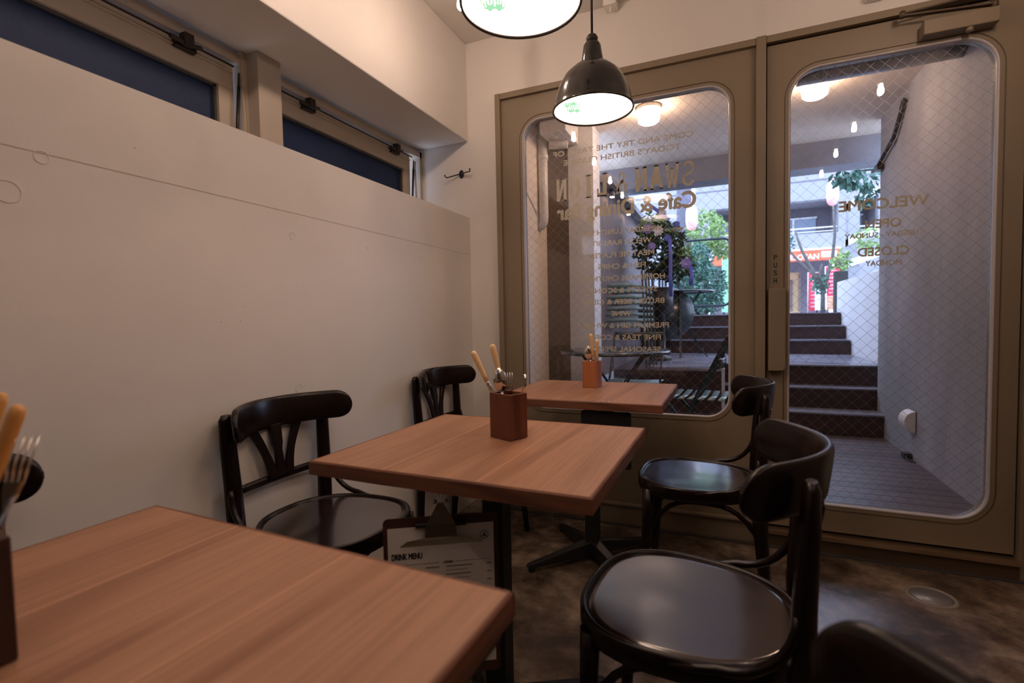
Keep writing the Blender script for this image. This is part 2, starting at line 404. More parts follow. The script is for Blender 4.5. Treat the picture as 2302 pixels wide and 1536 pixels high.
# beam above the niche and the back of the niche
b = MB()
b.box((-.75, YB, ZS), (0, 0, ZC))
wb = b.build('wall_left_beam', M['wall'], bevel=.006); wb.name = 'trim_1'; tag(wb, kind='structure')
wf = MB()
wf.box((-.75, 0, 0), (.193, .12, ZC+.15)); wf.box((.193, 0, 2.237), (2.42, .12, ZC+.15)); wf.box((2.42, 0, 0), (XR+.1, .12, ZC+.15))
wfo = wf.build('wall_far', M['wall']); tag(wfo, kind='structure')
tag(boxo('wall_right', (XR, YB, 0), (XR+.1, 0, ZC), pmat('brown_side_wall', (.30, .23, .18), .6)), kind='structure')
tag(boxo('wall_back', (-.75, YB-.1, 0), (XR+.1, YB, ZC), pmat('dark_back_wall', (.10, .07, .05), .6)), kind='structure')
tag(boxo('ceiling', (-.75, YB-.1, ZC), (XR+.1, 0, ZC+.15), M['ceiling']), kind='structure')
tag(boxo('floor', (-.30, YB-.1, -.12), (XR+.1, 0, 0), M['floor']), kind='structure')

# ---- high windows in the niche
def high_window(name, y0, y1, gy0, gy1, lats, stays):
    root = thing(name, (-ND, 0, 0)); tag(root, kind='structure')
    f = MB()
    zt, zb, gt = 2.02, 1.60, 1.887
    # outer frame: top rail, bottom rail, sides, stepped
    f.box((-.06, y0, 1.985), (.015, y1, zt)); f.box((-.06, y0, zb), (.015, y1, zb+.03))
    f.box((-.06, y0, zb), (.015, y0+.022, zt)); f.box((-.06, y1-.022, zb), (.015, y1, zt))
    f.build('frame', M['alu'], root, bevel=.002)
    s = MB()
    s.box((-.045, gy0-.045, gt), (0, gy1+.06, 1.972)); s.box((-.045, gy0-.045, zb+.03), (0, gy0, gt)); s.box((-.045, gy1, zb+.03), (0, gy1+.06, gt))
    s.box((-.01, gy0-.04, 1.945), (.008, gy1+.055, 1.952))
    s.build('sash', M['alu'], root, bevel=.002)
    boxo('pane', (-.03, gy0, zb+.03), (-.024, gy1, gt), M['frost'], root)
    g = MB(); g.box((-.024, gy0, gt-.008), (-.012, gy1, gt)); g.box((-.024, gy1-.008, zb+.03), (-.012, gy1, gt)); g.build('gasket', M['gasket_dark'], root)
    for ly in lats:
        l = MB(); l.box((0, ly-.035, 1.940), (.022, ly+.035, 1.968)); l.box((.015, ly-.02, 1.945), (.045, ly+.012, 1.985)); l.tube([(.03, ly-.06, 1.955), (.035, ly, 1.95), (.03, ly+.045, 1.962)], .008, 8)
        l.build('latch', M['bronze'], root, bevel=.003)
    r = MB(); r.tube([(.03, gy0, 1.957), (.03, gy1+.04, 1.957)], .0035, 8); r.build('operating_rod', M['bronze'], root)
    for sy, k in stays:
        t = MB(); t.tube([(.02, sy, 1.90), (.016, sy+.018*k, 1.64)], .006, 8); t.tube([(.024, sy, 1.945), (.02, sy, 1.90)], .004, 8); t.build('stay', M['alu'] if k > 0 else M['bronze'], root)
high_window('window_1', -3.6, -1.165, -3.5, -1.265, (-1.387, -2.3), ((-1.20, -1), (-1.185, 1)))
high_window('window_2', -1.058, -.002, -1.03, -.165, (-.863, -.26), ((-1.05, 1), (-.10, -1), (-.085, 1)))
b = MB(); b.box((-.40, -1.162, 1.6), (-.245, -1.058, ZS)); b.box((-.40, -1.185, 1.6), (-.30, -1.03, ZS))
tag(b.build('trim_2', M['alu'], bevel=.003), kind='structure')
# added wall, unseen outdoors, that keeps bright sky off those panes
tag(boxo('wall_sky_blocker', (-1.45, YB, 1.2), (-1.40, .6, 2.2), pmat('sky_blocker_paint', (.12, .16, .24), .9)), kind='structure')

# ---- shopfront: fixed glazed panel and door leaf in one steel frame
YF, YK = -.030, .030
def wire_mesh(name, x0, x1, z0, z1, y, parent, sp=.050):
    b = MB(); hw = .00042
    def clip(c, sgn):
        # line z = sgn*x + c inside the rectangle
        P = []
        for x in (x0, x1):
            z = sgn*x+c
            if z0 <= z <= z1: P.append((x, z))
        for z in (z0, z1):
            x = (z-c)/sgn
            if x0 < x < x1: P.append((x, z))
        return P if len(P) >= 2 else None
    for sgn in (1, -1):
        c = z0-sgn*(x1 if sgn > 0 else x0)-.0
        lim = z1-sgn*(x0 if sgn > 0 else x1)
        while c < lim:
            P = clip(c, sgn)
            if P and abs(P[0][0]-P[1][0]) > .01:
                a, d = P[0], P[1]; nx, nz = hw*.707, hw*.707*(-sgn)
                yy = y+.0004*sgn
                v = [(a[0]-nx, yy, a[1]-nz), (a[0]+nx, yy, a[1]+nz), (d[0]+nx, yy, d[1]+nz), (d[0]-nx, yy, d[1]-nz)]
                b.quad(*v)
            c += sp
    o = b.build(name, M['wire'], parent); return o
def glazed(root, ox0, ox1, oz0, oz1, gx0, gx1, gz0, gz1, r, yf, yk):
    hole = rrect(gx0, gx1, gz0, gz1, r, 10)
    b = MB(); frame_panel(b, ox0, ox1, oz0, oz1, hole, yf, yk); b.build('panel', M['frame'], root)
    # moulded bead round the opening
    b = MB()
    L1 = rrect(gx0-.014, gx1+.014, gz0-.014, gz1+.014, r+.014, 10)
    b.tube([(p[0], yf-.001, p[1]) for p in L1], .0016, 6, close=True); b.build('seam', M['frame_dark'], root)
    b = MB(); L2 = rrect(gx0+.004, gx1-.004, gz0+.004, gz1-.004, r-.004, 10)
    b.tube([(p[0], yf+.010, p[1]) for p in L2], .006, 8, ry=.012, up=(0, 1, 0), close=True)
    b.build('gasket', M['gasket'], root)
    b = MB(); yg = (yf+yk)/2+.004
    poly = [(p[0], p[1]) for p in rrect(gx0-.004, gx1+.004, gz0-.004, gz1+.004, r, 10)]
    A = [b.bm.verts.new((x, yg-.003, z)) for x, z in poly]; B = [b.bm.verts.new((x, yg+.003, z)) for x, z in poly]
    b.face(A); b.face(B[::-1]); n = len(A)
    for i in range(n): b.face((A[i], A[(i+1) % n], B[(i+1) % n], B[i]))
    pane = b.build('pane', M['glass'], root)
    wire_mesh('wire_mesh', gx0, gx1, gz0, gz1, yg, pane)
    return yg, pane

# outer frame members
b = MB()
zt = 2.237
b.box((.193, -.055, 0), (.222, .06, zt)); b.box((1.447, -.060, 0), (1.486, .06, zt)); b.box((2.352, -.055, 0), (2.42, .06, zt))
b.box((.222, -.052, 2.207), (1.447, .06, zt)); b.box((1.486, -.052, 2.207), (2.352, .06, zt))
b.box((1.43, .032, 0), (1.51, .06, zt)); b.box((2.33, .032, 0), (2.36, .06, zt)); b.box((1.50, .032, 2.185), (2.34, .06, 2.21)); b.box((1.50, .032, 0), (2.34, .06, .10))
tag(b.build('trim_3', M['frame'], bevel=.002), kind='structure')
w3 = thing('window_3', (0, 0, 0)); tag(w3, kind='structure')
ygl, pane3 = glazed(w3, .222, 1.447, .104, 2.207, .337, 1.347, .557, 2.085, .105, YF, YK)
b = MB(); b.box((.222, -.040, .0), (1.447, .05, .094)); b.box((.222, -.056, .094), (1.447, .05, .104)); b.build('kick_plate', M['frame'], w3, bevel=.001)
d1 = thing('door_1', (0, 0, 0)); tag(d1, kind='structure')
ygr, pane4 = glazed(d1, 1.492, 2.346, .090, 2.200, 1.574, 2.273, .200, 2.083, .12, YF, YK)
# push plate with rounded lower corner
b = MB()
poly = [(1.497, .79), (1.545, .79)]+[(1.545+.018*math.sin(a*PI/16), .808-.018*math.cos(a*PI/16)) for a in range(1, 9)]+[(1.563, 1.149), (1.497, 1.149)]
mrot = Matrix(((1,0,0,0),(0,0,-1,0),(0,1,0,0),(0,0,0,1)))
b.prism(poly, .030, .072, mat=mrot); b.build('push_plate', M['frame'], d1, bevel=.002)
T_in = lambda x, z, y: Matrix.Translation((x, y, z)) @ Matrix(((1,0,0,0),(0,0,-1,0),(0,1,0,0),(0,0,0,1)))      # reads from indoors
T_out = lambda x, z, y: Matrix.Translation((x, y, z)) @ Matrix(((-1,0,0,0),(0,0,1,0),(0,1,0,0),(0,0,0,1)))     # reads from outdoors
for i, ch in enumerate('PUSH'):
    text_mesh('lettering', ch, .022, .0125, M['ink'], d1, T_in(1.5265, 1.288-.034*i, YF-.0006), bold=.02)
# closer
b = MB(); b.box((2.022, -.088, 2.095), (2.247, -.031, 2.150)); b.build('closer_body', M['frame'], d1, bevel=.004)
b = MB(); b.tube([(2.163, -.075, 2.095), (2.163, -.075, 2.080)], .011, 14); b.build('closer_valve', M['frame'], d1)
b = MB(); b.bar((2.225, -.075, 2.163), (1.955, -.085, 2.182), .020, .006); b.tube([(2.235, -.07, 2.15), (2.235, -.07, 2.178)], .012, 12)
b.bar((1.955, -.085, 2.190), (2.20, -.060, 2.212), .018, .006); b.tube([(1.955, -.085, 2.176), (1.955, -.085, 2.200)], .010, 12)
b.box((2.17, -.080, 2.200), (2.235, -.050, 2.224)); b.build('closer_arm', M['frame_dark'], d1)
# sill under the door
b = MB(); b.box((1.486, -.075, .062), (2.352, .06, .080)); b.build('sill_strip', M['sill'], d1, bevel=.001)
b = MB(); b.box((1.486, -.060, .0), (2.352, .06, .062)); b.build('kick_plate', M['frame_dark'], d1)
b = MB(); b.box((.193, -.078, 0), (2.36, -.060, .005)); tag(b.build('trim_4', M['gasket_dark']), kind='structure')

# lettering on the glass (reads from outside)
V = M['vinyl']
def line(body, xa, xb, z, cap, pane, bold=.022, y=None):
    return text_mesh('lettering', body, cap, abs(xa-xb), V, pane, T_out((xa+xb)/2, z, (ygl if y is None else y)+.0040), bold=bold)
line('COME AND TRY THE TASTE OF', 1.186, .497, 1.894, .027, pane3)
line("TODAY'S BRITISH CUISINE", 1.130, .552, 1.844, .0273, pane3)
for body, xa, xb, z in (('WEEKDAY LUNCH SETS', 1.045, .635, 1.470), ('WELSH RAREBIT', .993, .695, 1.415), ('MEAT PIE PLATES', 1.005, .687, 1.354),
    ('FISH & CHIPS', .964, .728, 1.296), ('HOMEMADE CHUTNEYS', 1.054, .636, 1.236), ('SWEETS & SCONES', 1.018, .669, 1.175),
    ('BRITISH BEER & CIDER', 1.051, .640, 1.117), ('WINE', .891, .793, 1.057), ('PREMIUM GIN & WHISKY', 1.071, .616, .997),
    ('FINE TEAS & COFFEE', 1.034, .651, .937), ('SEASONAL SPECIALS', 1.033, .648, .877)):
    line(body, xa, xb, z, .026, pane3)
for body, xa, xb, z, h in (('WELCOME', 2.076, 1.769, 1.490, .0445), ('OPEN', 1.985, 1.864, 1.407, .0363), ('TUESDAY - SUNDAY', 2.062, 1.791, 1.361, .0206),
    ('CLOSED', 2.013, 1.839, 1.292, .0362), ('MONDAY', 1.988, 1.866, 1.243, .0219)):
    line(body, xa, xb, z, h, pane4, bold=.03, y=ygr)
# shop name in tall condensed slab letters: heavy stems drawn as polygons
def slab(word, xa, xb, zc, h, pane):
    G = {
     'W': [[(0,1),(.22,1),(.36,.25),(.44,.8),(.58,.8),(.68,.25),(.80,1),(1,1),(.80,0),(.60,0),(.51,.5),(.42,0),(.22,0)]],
     'A': [[(0,0),(.36,1),(.66,1),(1,0),(.72,0),(.64,.24),(.34,.24),(.27,0)]],
     'N': [[(.08,0),(.08,1),(.36,1),(.68,.38),(.68,1),(.92,1),(.92,0),(.66,0),(.32,.64),(.32,0)]],
     'L': [[(.14,0),(.14,1),(.46,1),(.46,.16),(.78,.16),(.78,.34),(.94,.34),(.94,0)]],
     'I': [[(.32,0),(.32,1),(.68,1),(.68,0)]],
     'f': [], }
    SER = {'W': [(-.06,.94,.30,1.0),(.38,.76,.64,.82),(.74,.94,1.06,1.0)], 'A': [(-.08,0,.34,.06),(.64,0,1.08,.06),(.28,.94,.70,1.0)], 'N': [(0,0,.42,.06),(0,.94,.40,1.0),(.60,.94,1.0,1.0)],
           'L': [(.02,.94,.58,1.0),(.02,0,.9,.06)], 'I': [(.16,0,.84,.06),(.16,.94,.84,1.0)]}
    b = MB(); n = len(word); wtot = xa-xb; adv = wtot/n
    def put(pts):
        vs_ = [b.bm.verts.new((x, ygl+.0040, z)) for x, z in pts]; b.face(vs_)
    for i, ch in enumerate(word):
        x0 = xa-adv*i; W_ = adv*.88
        f = lambda u, v: (x0-u*W_, zc-h/2+v*h)
        for poly in G.get(ch, []): put([f(u, v) for u, v in poly])
        for (u0, v0, u1, v1) in SER.get(ch, []): put([f(u0, v0), f(u1, v0), f(u1, v1), f(u0, v1)])
        if ch == 'O':
            k = 24
            for j in range(k):
                a0, a1 = 2*PI*j/k, 2*PI*(j+1)/k
                put([f(.5+.46*math.cos(a0), .5+.5*math.sin(a0)), f(.5+.46*math.cos(a1), .5+.5*math.sin(a1)), f(.5+.17*math.cos(a1), .5+.40*math.sin(a1)), f(.5+.17*math.cos(a0), .5+.40*math.sin(a0))])
        if ch in 'S&':
            k = 26
            if ch == 'S': P = [(.5-.33*math.sin(t*5.2-.35)*(1 if t < .5 else 1), 0) for t in (0,)]
            pts = []
            for j in range(k+1):
                t = j/k
                if ch == 'S':
                    if t < .5: a = .15*PI+t*2*1.30*PI; pts.append((.5+.32*math.cos(a), .73+.22*math.sin(a)))
                    else: a = .45*PI-(t-.5)*2*1.35*PI; pts.append((.5+.34*math.cos(a), .27+.22*math.sin(a)))
                else:
                    a = t*2*PI; pts.append((.46+.34*math.sin(a), .30+.24*math.cos(a)))
            for A, B in zip(pts, pts[1:]):
                tx, tz = B[0]-A[0], B[1]-A[1]; l = math.hypot(tx, tz) or 1; nx, nz = -tz/l*.11, tx/l*.055
                put([f(A[0]-nx, A[1]-nz), f(A[0]+nx, A[1]+nz), f(B[0]+nx, B[1]+nz), f(B[0]-nx, B[1]-nz)])
            if ch == '&':
                for j in range(20):
                    a0, a1 = 2*PI*j/20, 2*PI*(j+1)/20
                    put([f(.48+.27*math.cos(a0), .76+.22*math.sin(a0)), f(.48+.27*math.cos(a1), .76+.22*math.sin(a1)), f(.48+.11*math.cos(a1), .76+.13*math.sin(a1)), f(.48+.11*math.cos(a0), .76+.13*math.sin(a0))])
                put([f(.30, .60), f(.46, .66), f(.98, .02), f(.78, .02)])
    o = b.build('lettering', V, pane); return o
slab('SWAN', 1.195, .905, 1.711, .1167, pane3); slab('&', .880, .810, 1.705, .110, pane3); slab('LION', .785, .499, 1.708, .1167, pane3)
line('Cafe & Dining Bar', 1.195, .514, 1.592, .078, pane3, bold=.035)

# exit sign above the door, only its lower edge is in the picture
es = thing('exit_sign', (1.88, -.03, 2.302), 0, 'small green lit sign on the far wall above the door', 'sign')
boxo('housing', (-.03, -.02, 0), (.03, .028, .12), M['white_enamel'], es, .003); boxo('face', (-.026, -.022, .004), (.0, -.020, .112), M['exit'], es)
# bracket near the ceiling
b = MB(); b.box((-.03, -.07, -.035), (.03, .0, 0)); b.box((-.004, -.05, -.06), (.004, -.04, -.03))
br = b.build('ceiling_bracket', M['white_enamel'], bevel=.002, loc=(.815, -.002, 2.568)); tag(br, 'small white bracket where the ceiling meets the far wall', 'bracket')

# drain cover in the floor
t = thing('floor_cover', (2.01, -.302, .0), .25, 'round grey metal cover set in the floor near the door', 'cover')
b = MB(); b.lathe([(0, .0022), (.060, .0022), (.0605, .0006)], 40); b.build('plate', pmat('worn_zinc', (.30, .30, .31), .35, metal=.5, noise=.15), t)
b = MB(); b.lathe([(.062, .0006), (.063, .0030), (.075, .0030), (.077, .0004)], 40); b.build('rim', pmat('cover_rim', (.22, .19, .16), .4), t)

# coat hook on the end wall by the corner
t = thing('coat_hook', (-.045, 0, 1.862), 0, 'black double coat hook on the wall by the corner', 'hook')
b = MB(); b.lathe([(0, 0), (.014, 0), (.016, .002), (.014, .006), (0, .009)], 20, mat=Matrix(((1,0,0,0),(0,0,-1,0),(0,1.5,0,0),(0,0,0,1)))); b.build('plate', M['iron'], t)
for s_, dz in ((-1, -.020), (1, -.004)):
    b = MB(); b.tube([(0, -.008, 0), (s_*.02, -.022, dz*.3), (s_*.055, -.035, dz*.8), (s_*.075, -.042, dz+.0), (s_*.079, -.050, dz+.008)], .0035, 8)
    b.lathe([(0, -.006), (.0055, 0), (0, .006)], 12, c=(s_*.079, -.052, dz+.010)); b.build('arm', M['iron'], t)

# ================================================================== pendants
def make_pendant(x, y, zr, label, dm='disc'):
    t = thing('pendant_lamp', (x, y, zr), 0, label, 'lamp', 'black enamel pendant lamps in a row')
    b = MB()
    prof = [(.1365, .0045), (.1370, .0005), (.1395, -.0015), (.1430, -.001), (.1445, .002), (.141, .007), (.138, .022), (.131, .052), (.118, .088), (.098, .122), (.070, .148), (.045, .160), (.038, .163)]
    inner = [(.036, .161), (.066, .146), (.094, .120), (.114, .087), (.127, .052), (.1325, .022), (.1365, .0045)]
    b.lathe(prof, 56); b.build('shade', M['blackpaint'], t)
    b = MB(); b.lathe(inner[::-1], 56); b.build('shade_lining', M['white_enamel'], t)
    b = MB(); b.lathe([(.038, .158), (.038, .175), (.034, .20), (.029, .228), (.024, .236), (0, .238)], 32)
    for k in range(12):
        a = 2*PI*k/12; b.bar((.036*math.cos(a), .036*math.sin(a), .176), (.028*math.cos(a), .028*math.sin(a), .226), .004, .004)
    b.build('socket_cap', M['blackpaint'], t)
    b = MB(); b.lathe([(.012, .236), (.019, .242), (.021, .252), (.015, .262), (.006, .268)], 20); b.build('cord_grip', M['cord'], t)
    b = MB(); b.tube([(0, 0, .262), (0, 0, ZC-zr)], .0042, 10); b.build('cord', M['cord'], t)
    b = MB(); b.lathe([(0, -.03), (.045, -.028), (.05, 0), (0, 0)], 24, c=(0, 0, ZC-zr)); b.build('canopy', M['blackpaint'], t)
    b = MB(); b.lathe([(0, .016), (.05, .016), (.10, .018), (.1325, .020)], 48); d = b.build('diffuser', M[dm], t)
    # printed word on the diffuser, reads from below
    ca, sa = math.cos(math.radians(23)), math.sin(math.radians(23))
    Mt = Matrix(((ca, sa, 0, -.066), (sa, -ca, 0, -.030), (0, 0, -1, .0135), (0, 0, 0, 1)))
    text_mesh('lettering', 'YOU', .080, .060, M['green_letter'], d, Mt, bold=.07, depth=0)
    return t
make_pendant(.887, -.730, 1.775, 'black pendant lamp hanging over the farthest table, nearest the window')
make_pendant(.877, -1.390, 1.775, 'black pendant lamp over the middle table, cut by the top of the picture')
make_pendant(.975, -1.97, 1.775, 'black pendant lamp above the front table, seen only as a reflection', 'disc_dim')

def make_bulb(x, y, label, group):
    t = thing('bare_bulb', (x, y, 2.24), 0, label, 'light bulb', group)
    b = MB(); b.lathe([(0, -.014), (.008, -.012), (.014, -.004), (.0155, .006), (.0135, .020), (.010, .034), (.009, .046), (0, .046)], 24); b.build('bulb', M['bulb'], t)
    b = MB(); b.lathe([(.015, .044), (.020, .046), (.020, .095), (.012, .105), (0, .105)], 20); b.build('socket', M['white_enamel'], t)
    b = MB(); b.tube([(0, 0, .10), (0, 0, ZC-2.24)], .004, 8); b.build('cord', M['white_enamel'], t)
    return t
make_bulb(.39, -.775, 'bare bulb hanging behind the big pendant by the left beam', 'bare bulbs along the left wall')
for y in (-1.36, -1.95, -2.54): make_bulb(.39, y, 'bare bulb of the left ceiling row, seen as a reflection in the glass', 'bare bulbs along the left wall, reflected')
for y in (-.84, -1.43, -2.00, -2.60): make_bulb(2.11, y, 'bare bulb of the right ceiling row, seen as a reflection in the door', 'bare bulbs of the right row, reflected')

# ================================================================== tables
TH, HT = .031, .73
def make_table(x0, x1, y0, y1, rz, label, colang=0, apron=False):
    cx, cy = (x0+x1)/2, (y0+y1)/2
    t = thing('cafe_table', (cx, cy, 0), rz, label, 'table')
    hx, hy = (x1-x0)/2, (y1-y0)/2
    b = MB(); b.box((-hx+.005, -hy+.005, HT-TH+.002), (hx-.005, hy-.005, HT-.0003)); b.build('tabletop', M['table'], t)
    def edge(a, c, m_):
        # slightly worn, gently wavy edge strip
        n = 14; loops = []
        A = Vector(a); B = Vector(c); d = (B-A); out = Vector((d.y, -d.x, 0)).normalized()
        for i in range(n+1):
            p = A+d*i/n; wv = .0008*math.sin(i*1.7+cx*9)+.0006*math.sin(i*3.1)
            o_ = out*wv
            q = p+d.normalized()*(.006 if i == 0 else -.006 if i == n else 0); q2 = p+d.normalized()*(.0025 if i == 0 else -.0025 if i == n else 0)
            loops.append([p+o_*1+Vector((0,0,HT-TH)), p+o_+Vector((0,0,HT-.003)), q2+o_-out*.0025+Vector((0,0,HT)), q-out*.006+Vector((0,0,HT)), q-out*.006+Vector((0,0,HT-TH))])
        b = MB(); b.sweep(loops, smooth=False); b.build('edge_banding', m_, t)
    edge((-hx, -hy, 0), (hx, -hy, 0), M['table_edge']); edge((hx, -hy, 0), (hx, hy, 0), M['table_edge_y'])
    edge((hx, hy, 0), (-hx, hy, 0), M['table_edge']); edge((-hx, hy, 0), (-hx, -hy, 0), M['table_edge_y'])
    b = MB(); b.box((-.17, -.17, HT-TH-.012), (.17, .17, HT-TH)); b.build('mounting_plate', M['iron'], t)
    b = MB(); b.box((-.028, -.028, .05), (.028, .028, HT-TH-.012)); b.build('column', M['iron'], t, bevel=.004)
    for k in range(4):
        a = math.radians(45+90*k)+colang
        d = Vector((math.cos(a), math.sin(a), 0))
        L_ = .30
        b = MB()
        secs = []
        for u, w_, h0, h1 in ((0, .030, .028, .085), (.06, .026, .024, .075), (.2, .020, .020, .050), (L_, .015, .016, .034), (L_+.010, .011, .018, .030)):
            s_ = Vector((-d.y, d.x, 0))*w_
            p = d*u
            secs.append([p-s_+Vector((0,0,h0)), p+s_+Vector((0,0,h0)), p+s_*.8+Vector((0,0,h1)), p-s_*.8+Vector((0,0,h1))])
        b.sweep(secs, smooth=False); b.lathe([(0, 0), (.014, 0), (.014, .018), (0, .018)], 14, c=tuple(d*(L_-.01)))
        b.build('foot', M['iron'], t, bevel=.003)
    if apron:
        b = MB(); b.box((-hx+.012, -hy+.012, HT-TH-.022), (hx-.012, hy-.012, HT-TH)); b.build('apron', M['iron'], t)
    return t
make_table(.4619, 1.1114, -1.680, -1.1036, math.radians(-1.0), 'square brown wooden table in the middle with a dark cutlery box and hanging menu')
make_table(.4708, 1.1221, -.7326, -.1573, math.radians(-.5), 'square brown wooden table farthest away, in front of the window')
tf = make_table(.3948, 1.0787, -2.703, -1.9831, math.radians(-2.5), 'large brown wooden table in the lower left foreground', apron=True)

# ================================================================== chairs
def make_chair():
    t = thing('bentwood_chair', (0, 0, 0))
    SH = .46
    def seat_pt(a, k=1.0, ins=0):
        c, s = math.cos(a), math.sin(a); n = 2.6
        x = .210*math.copysign(abs(c)**(2/n), c); y = .200*math.copysign(abs(s)**(2/n), s)
        y *= 1+.06*(x/.21)-(.10*(abs(x)/.21)**2 if x < 0 else 0)
        l = math.hypot(x, y); f = (l-ins)/l
        return x*f, y*f
    N = 64
    b = MB(); secs = []
    for i in range(N):
        a = 2*PI*i/N
        S = []
        for ins, z in ((.004, SH-.044), (0, SH-.036), (0, SH-.006), (.003, SH-.001), (.008, SH), (.012, SH-.002), (.0145, SH-.005), (.030, SH-.044)):
            x, y = seat_pt(a, ins=ins); S.append((x, y, z))
        secs.append([b.bm.verts.new(p) for p in S])
    for i in range(N):
        A, B = secs[i], secs[(i+1) % N]
        for j in range(len(A)): b.face((A[j], A[(j+1) % len(A)], B[(j+1) % len(A)], B[j]), True)
    b.build('seat_ring', M['chair'], t)
    b = MB()
    ringsz = []
    for ins, z in ((.0135, SH-.0055), (.03, SH-.0062), (.07, SH-.0085), (.12, SH-.0105), (.17, SH-.0112)):
        ringsz.append([b.bm.verts.new((*seat_pt(2*PI*i/N, ins=ins), z)) for i in range(N)])
    for A, B in zip(ringsz, ringsz[1:]):
        for i in range(N): b.face((A[i], A[(i+1) % N], B[(i+1) % N], B[i]), True)
    b.face(ringsz[-1])
    low = [b.bm.verts.new((*seat_pt(2*PI*i/N, ins=.0135), SH-.02)) for i in range(N)]; b.face(low[::-1])
    for i in range(N): b.face((low[i], low[(i+1) % N], ringsz[0][(i+1) % N], ringsz[0][i]))
    b.build('seat_panel', M['chair_seat'], t)
    # back legs that run up as the back posts
    for s in (-1, 1):
        b = MB()
        P = [(-.222, .150*s, 0), (-.210, .158*s, .16), (-.198, .165*s, .34), (-.196, .168*s, .46), (-.199, .172*s, .58), (-.205, .176*s, .70), (-.207, .178*s, .772), (-.207, .178*s, .786)]
        b.tube(P, [.014, .019, .024, .026, .0255, .024, .022, .014], 14, ry=[.014, .017, .020, .021, .018, .016, .013, .008], up=(1, 0, 0)); b.build('leg', M['chair'], t)
        b = MB()
        P = [(.185, .165*s, 0), (.172, .158*s, .16), (.162, .152*s, .32), (.158, .150*s, .435)]
        b.tube(P, [.0125, .015, .018, .020], 14); b.build('leg', M['chair'], t)
        # bent brace from post to seat
        b = MB(); P = []
        for i in range(9):
            a = PI/2*i/8; P.append((-.190+.115*(1-math.cos(a)), (.186+.010*math.sin(a))*s, .575-.115*math.sin(a)))
        P.append((-.045, .196*s, .452)); P.append((.0, .197*s, .446))
        b.tube(P, [.007]+[.0085]*9+[.007], 10); b.build('seat_brace', M['chair'], t)
        for zz in (.50, .47):
            b = MB(); b.lathe([(0, 0), (.0035, 0), (.0035, .002), (0, .003)], 8, mat=Matrix.Translation((-.200, .186*s, zz)) @ Matrix.Rotation(-PI/2*s, 4, 'X')); b.build('screw', M['chrome'], t)
    # crest rail: wide curved board with rounded ends
    K = 80; b = MB(); secs = []
    HWc, XB, CDp, ZT, HC = .223, .236, .124, .808, .094
    for i in range(K+1):
        u = -math.cos(PI*i/K)
        x = -XB+CDp*u*u; y = HWc*u
        tx, ty = 2*CDp*u, HWc; l = math.hypot(tx, ty); nx, ny = ty/l, -tx/l
        e = max(0, (abs(u)-.82)/.18); hh = HC/2*max(.15, max(0, 1-e**2.4)**.5) if e > 0 else HC/2
        zc = ZT-HC/2
        th_ = .0095*(1 if e == 0 else math.sqrt(max(.18, 1-min(e, 1)**6)))
        S = []
        for j in range(14):
            a = 2*PI*j/14; ca, sa = math.cos(a), math.sin(a)
            o_ = math.copysign(abs(ca)**.6, ca)*th_; z = zc+math.copysign(abs(sa)**.35, sa)*hh
            lean = (z-zc)*-.12
            S.append((x+nx*o_+lean, y+ny*o_, z))
        secs.append(S)
    b.sweep(secs); b.build('crest_rail', M['chair'], t)
    # lower back rail
    b = MB(); b.tube([(-.203-.012*(1-(u/4)**2), .172*u/4, .560) for u in range(-4, 5)], .009, 10, ry=.013, up=(0, 0, 1)); b.build('back_rail', M['chair'], t)
    # three fanned splats
    for k in (-1, 0, 1):
        b = MB(); secs = []
        for i in range(9):
            v = i/8; z = .562+v*(.724-.562)
            yb, yt = .030*k, .088*k
            y = yb+(yt-yb)*(v**1.6); wd = .0125+.004*abs(2*v-1)+(.004 if k == 0 and v > .5 else 0)
            x = -.206-.022*v+.02*(y/.2)**2
            secs.append([(x-.006, y-wd, z), (x+.006, y-wd, z), (x+.006, y+wd, z), (x-.006, y+wd, z)])
        b.sweep(secs, smooth=False); b.build('splat', M['chair'], t, bevel=.002)
    # arches under the seat
    def arch(p, q, top, r=.0085):
        b = MB(); P = []; p = Vector(p); q = Vector(q)
        for i in range(15):
            u = i/14; base = p.lerp(q, .5-.5*math.cos(PI*u)) if False else p.lerp(q, u)
            e = 1-abs(2*u-1)**3.2
            P.append((base.x, base.y, p.z+(q.z-p.z)*u+(top-max(p.z, q.z))*e))
        b.tube(P, r, 10); b.build('bent_stretcher', M['chair'], t)
    for s in (-1, 1): arch((.162, .152*s, .27), (-.208, .160*s, .27), .405)
    arch((.166, -.150, .27), (.166, .150, .27), .405); arch((-.206, -.158, .27), (-.206, .158, .27), .405)
    return t
proto = make_chair()
specs = [(.240, -1.378, -.4, 'dark bentwood chair against the left wall at the middle table'),
         (.240, -.450, -1.0, 'dark bentwood chair in the far corner by the left wall'),
         (1.2300, -.5894, 179.56, 'dark bentwood chair at the far table whose seat mirrors the blue window'),
         (1.2471, -1.4532, 174.24, 'dark bentwood chair with its whole seat in view, right of the middle table'),
         (1.268, -2.265, 180.0, 'dark bentwood chair in the lower right corner, only its curved back in view'),
         (.240, -2.225, 0.0, 'dark bentwood chair at the left edge, half hidden behind the cutlery')]
for i, (x, y, r, lb) in enumerate(specs):
    c = proto if i == 0 else copy_tree(proto)
    c.location = (x, y, 0); c.rotation_euler = (0, 0, math.radians(r)); tag(c, lb, 'chair', 'bentwood chairs at the indoor tables')

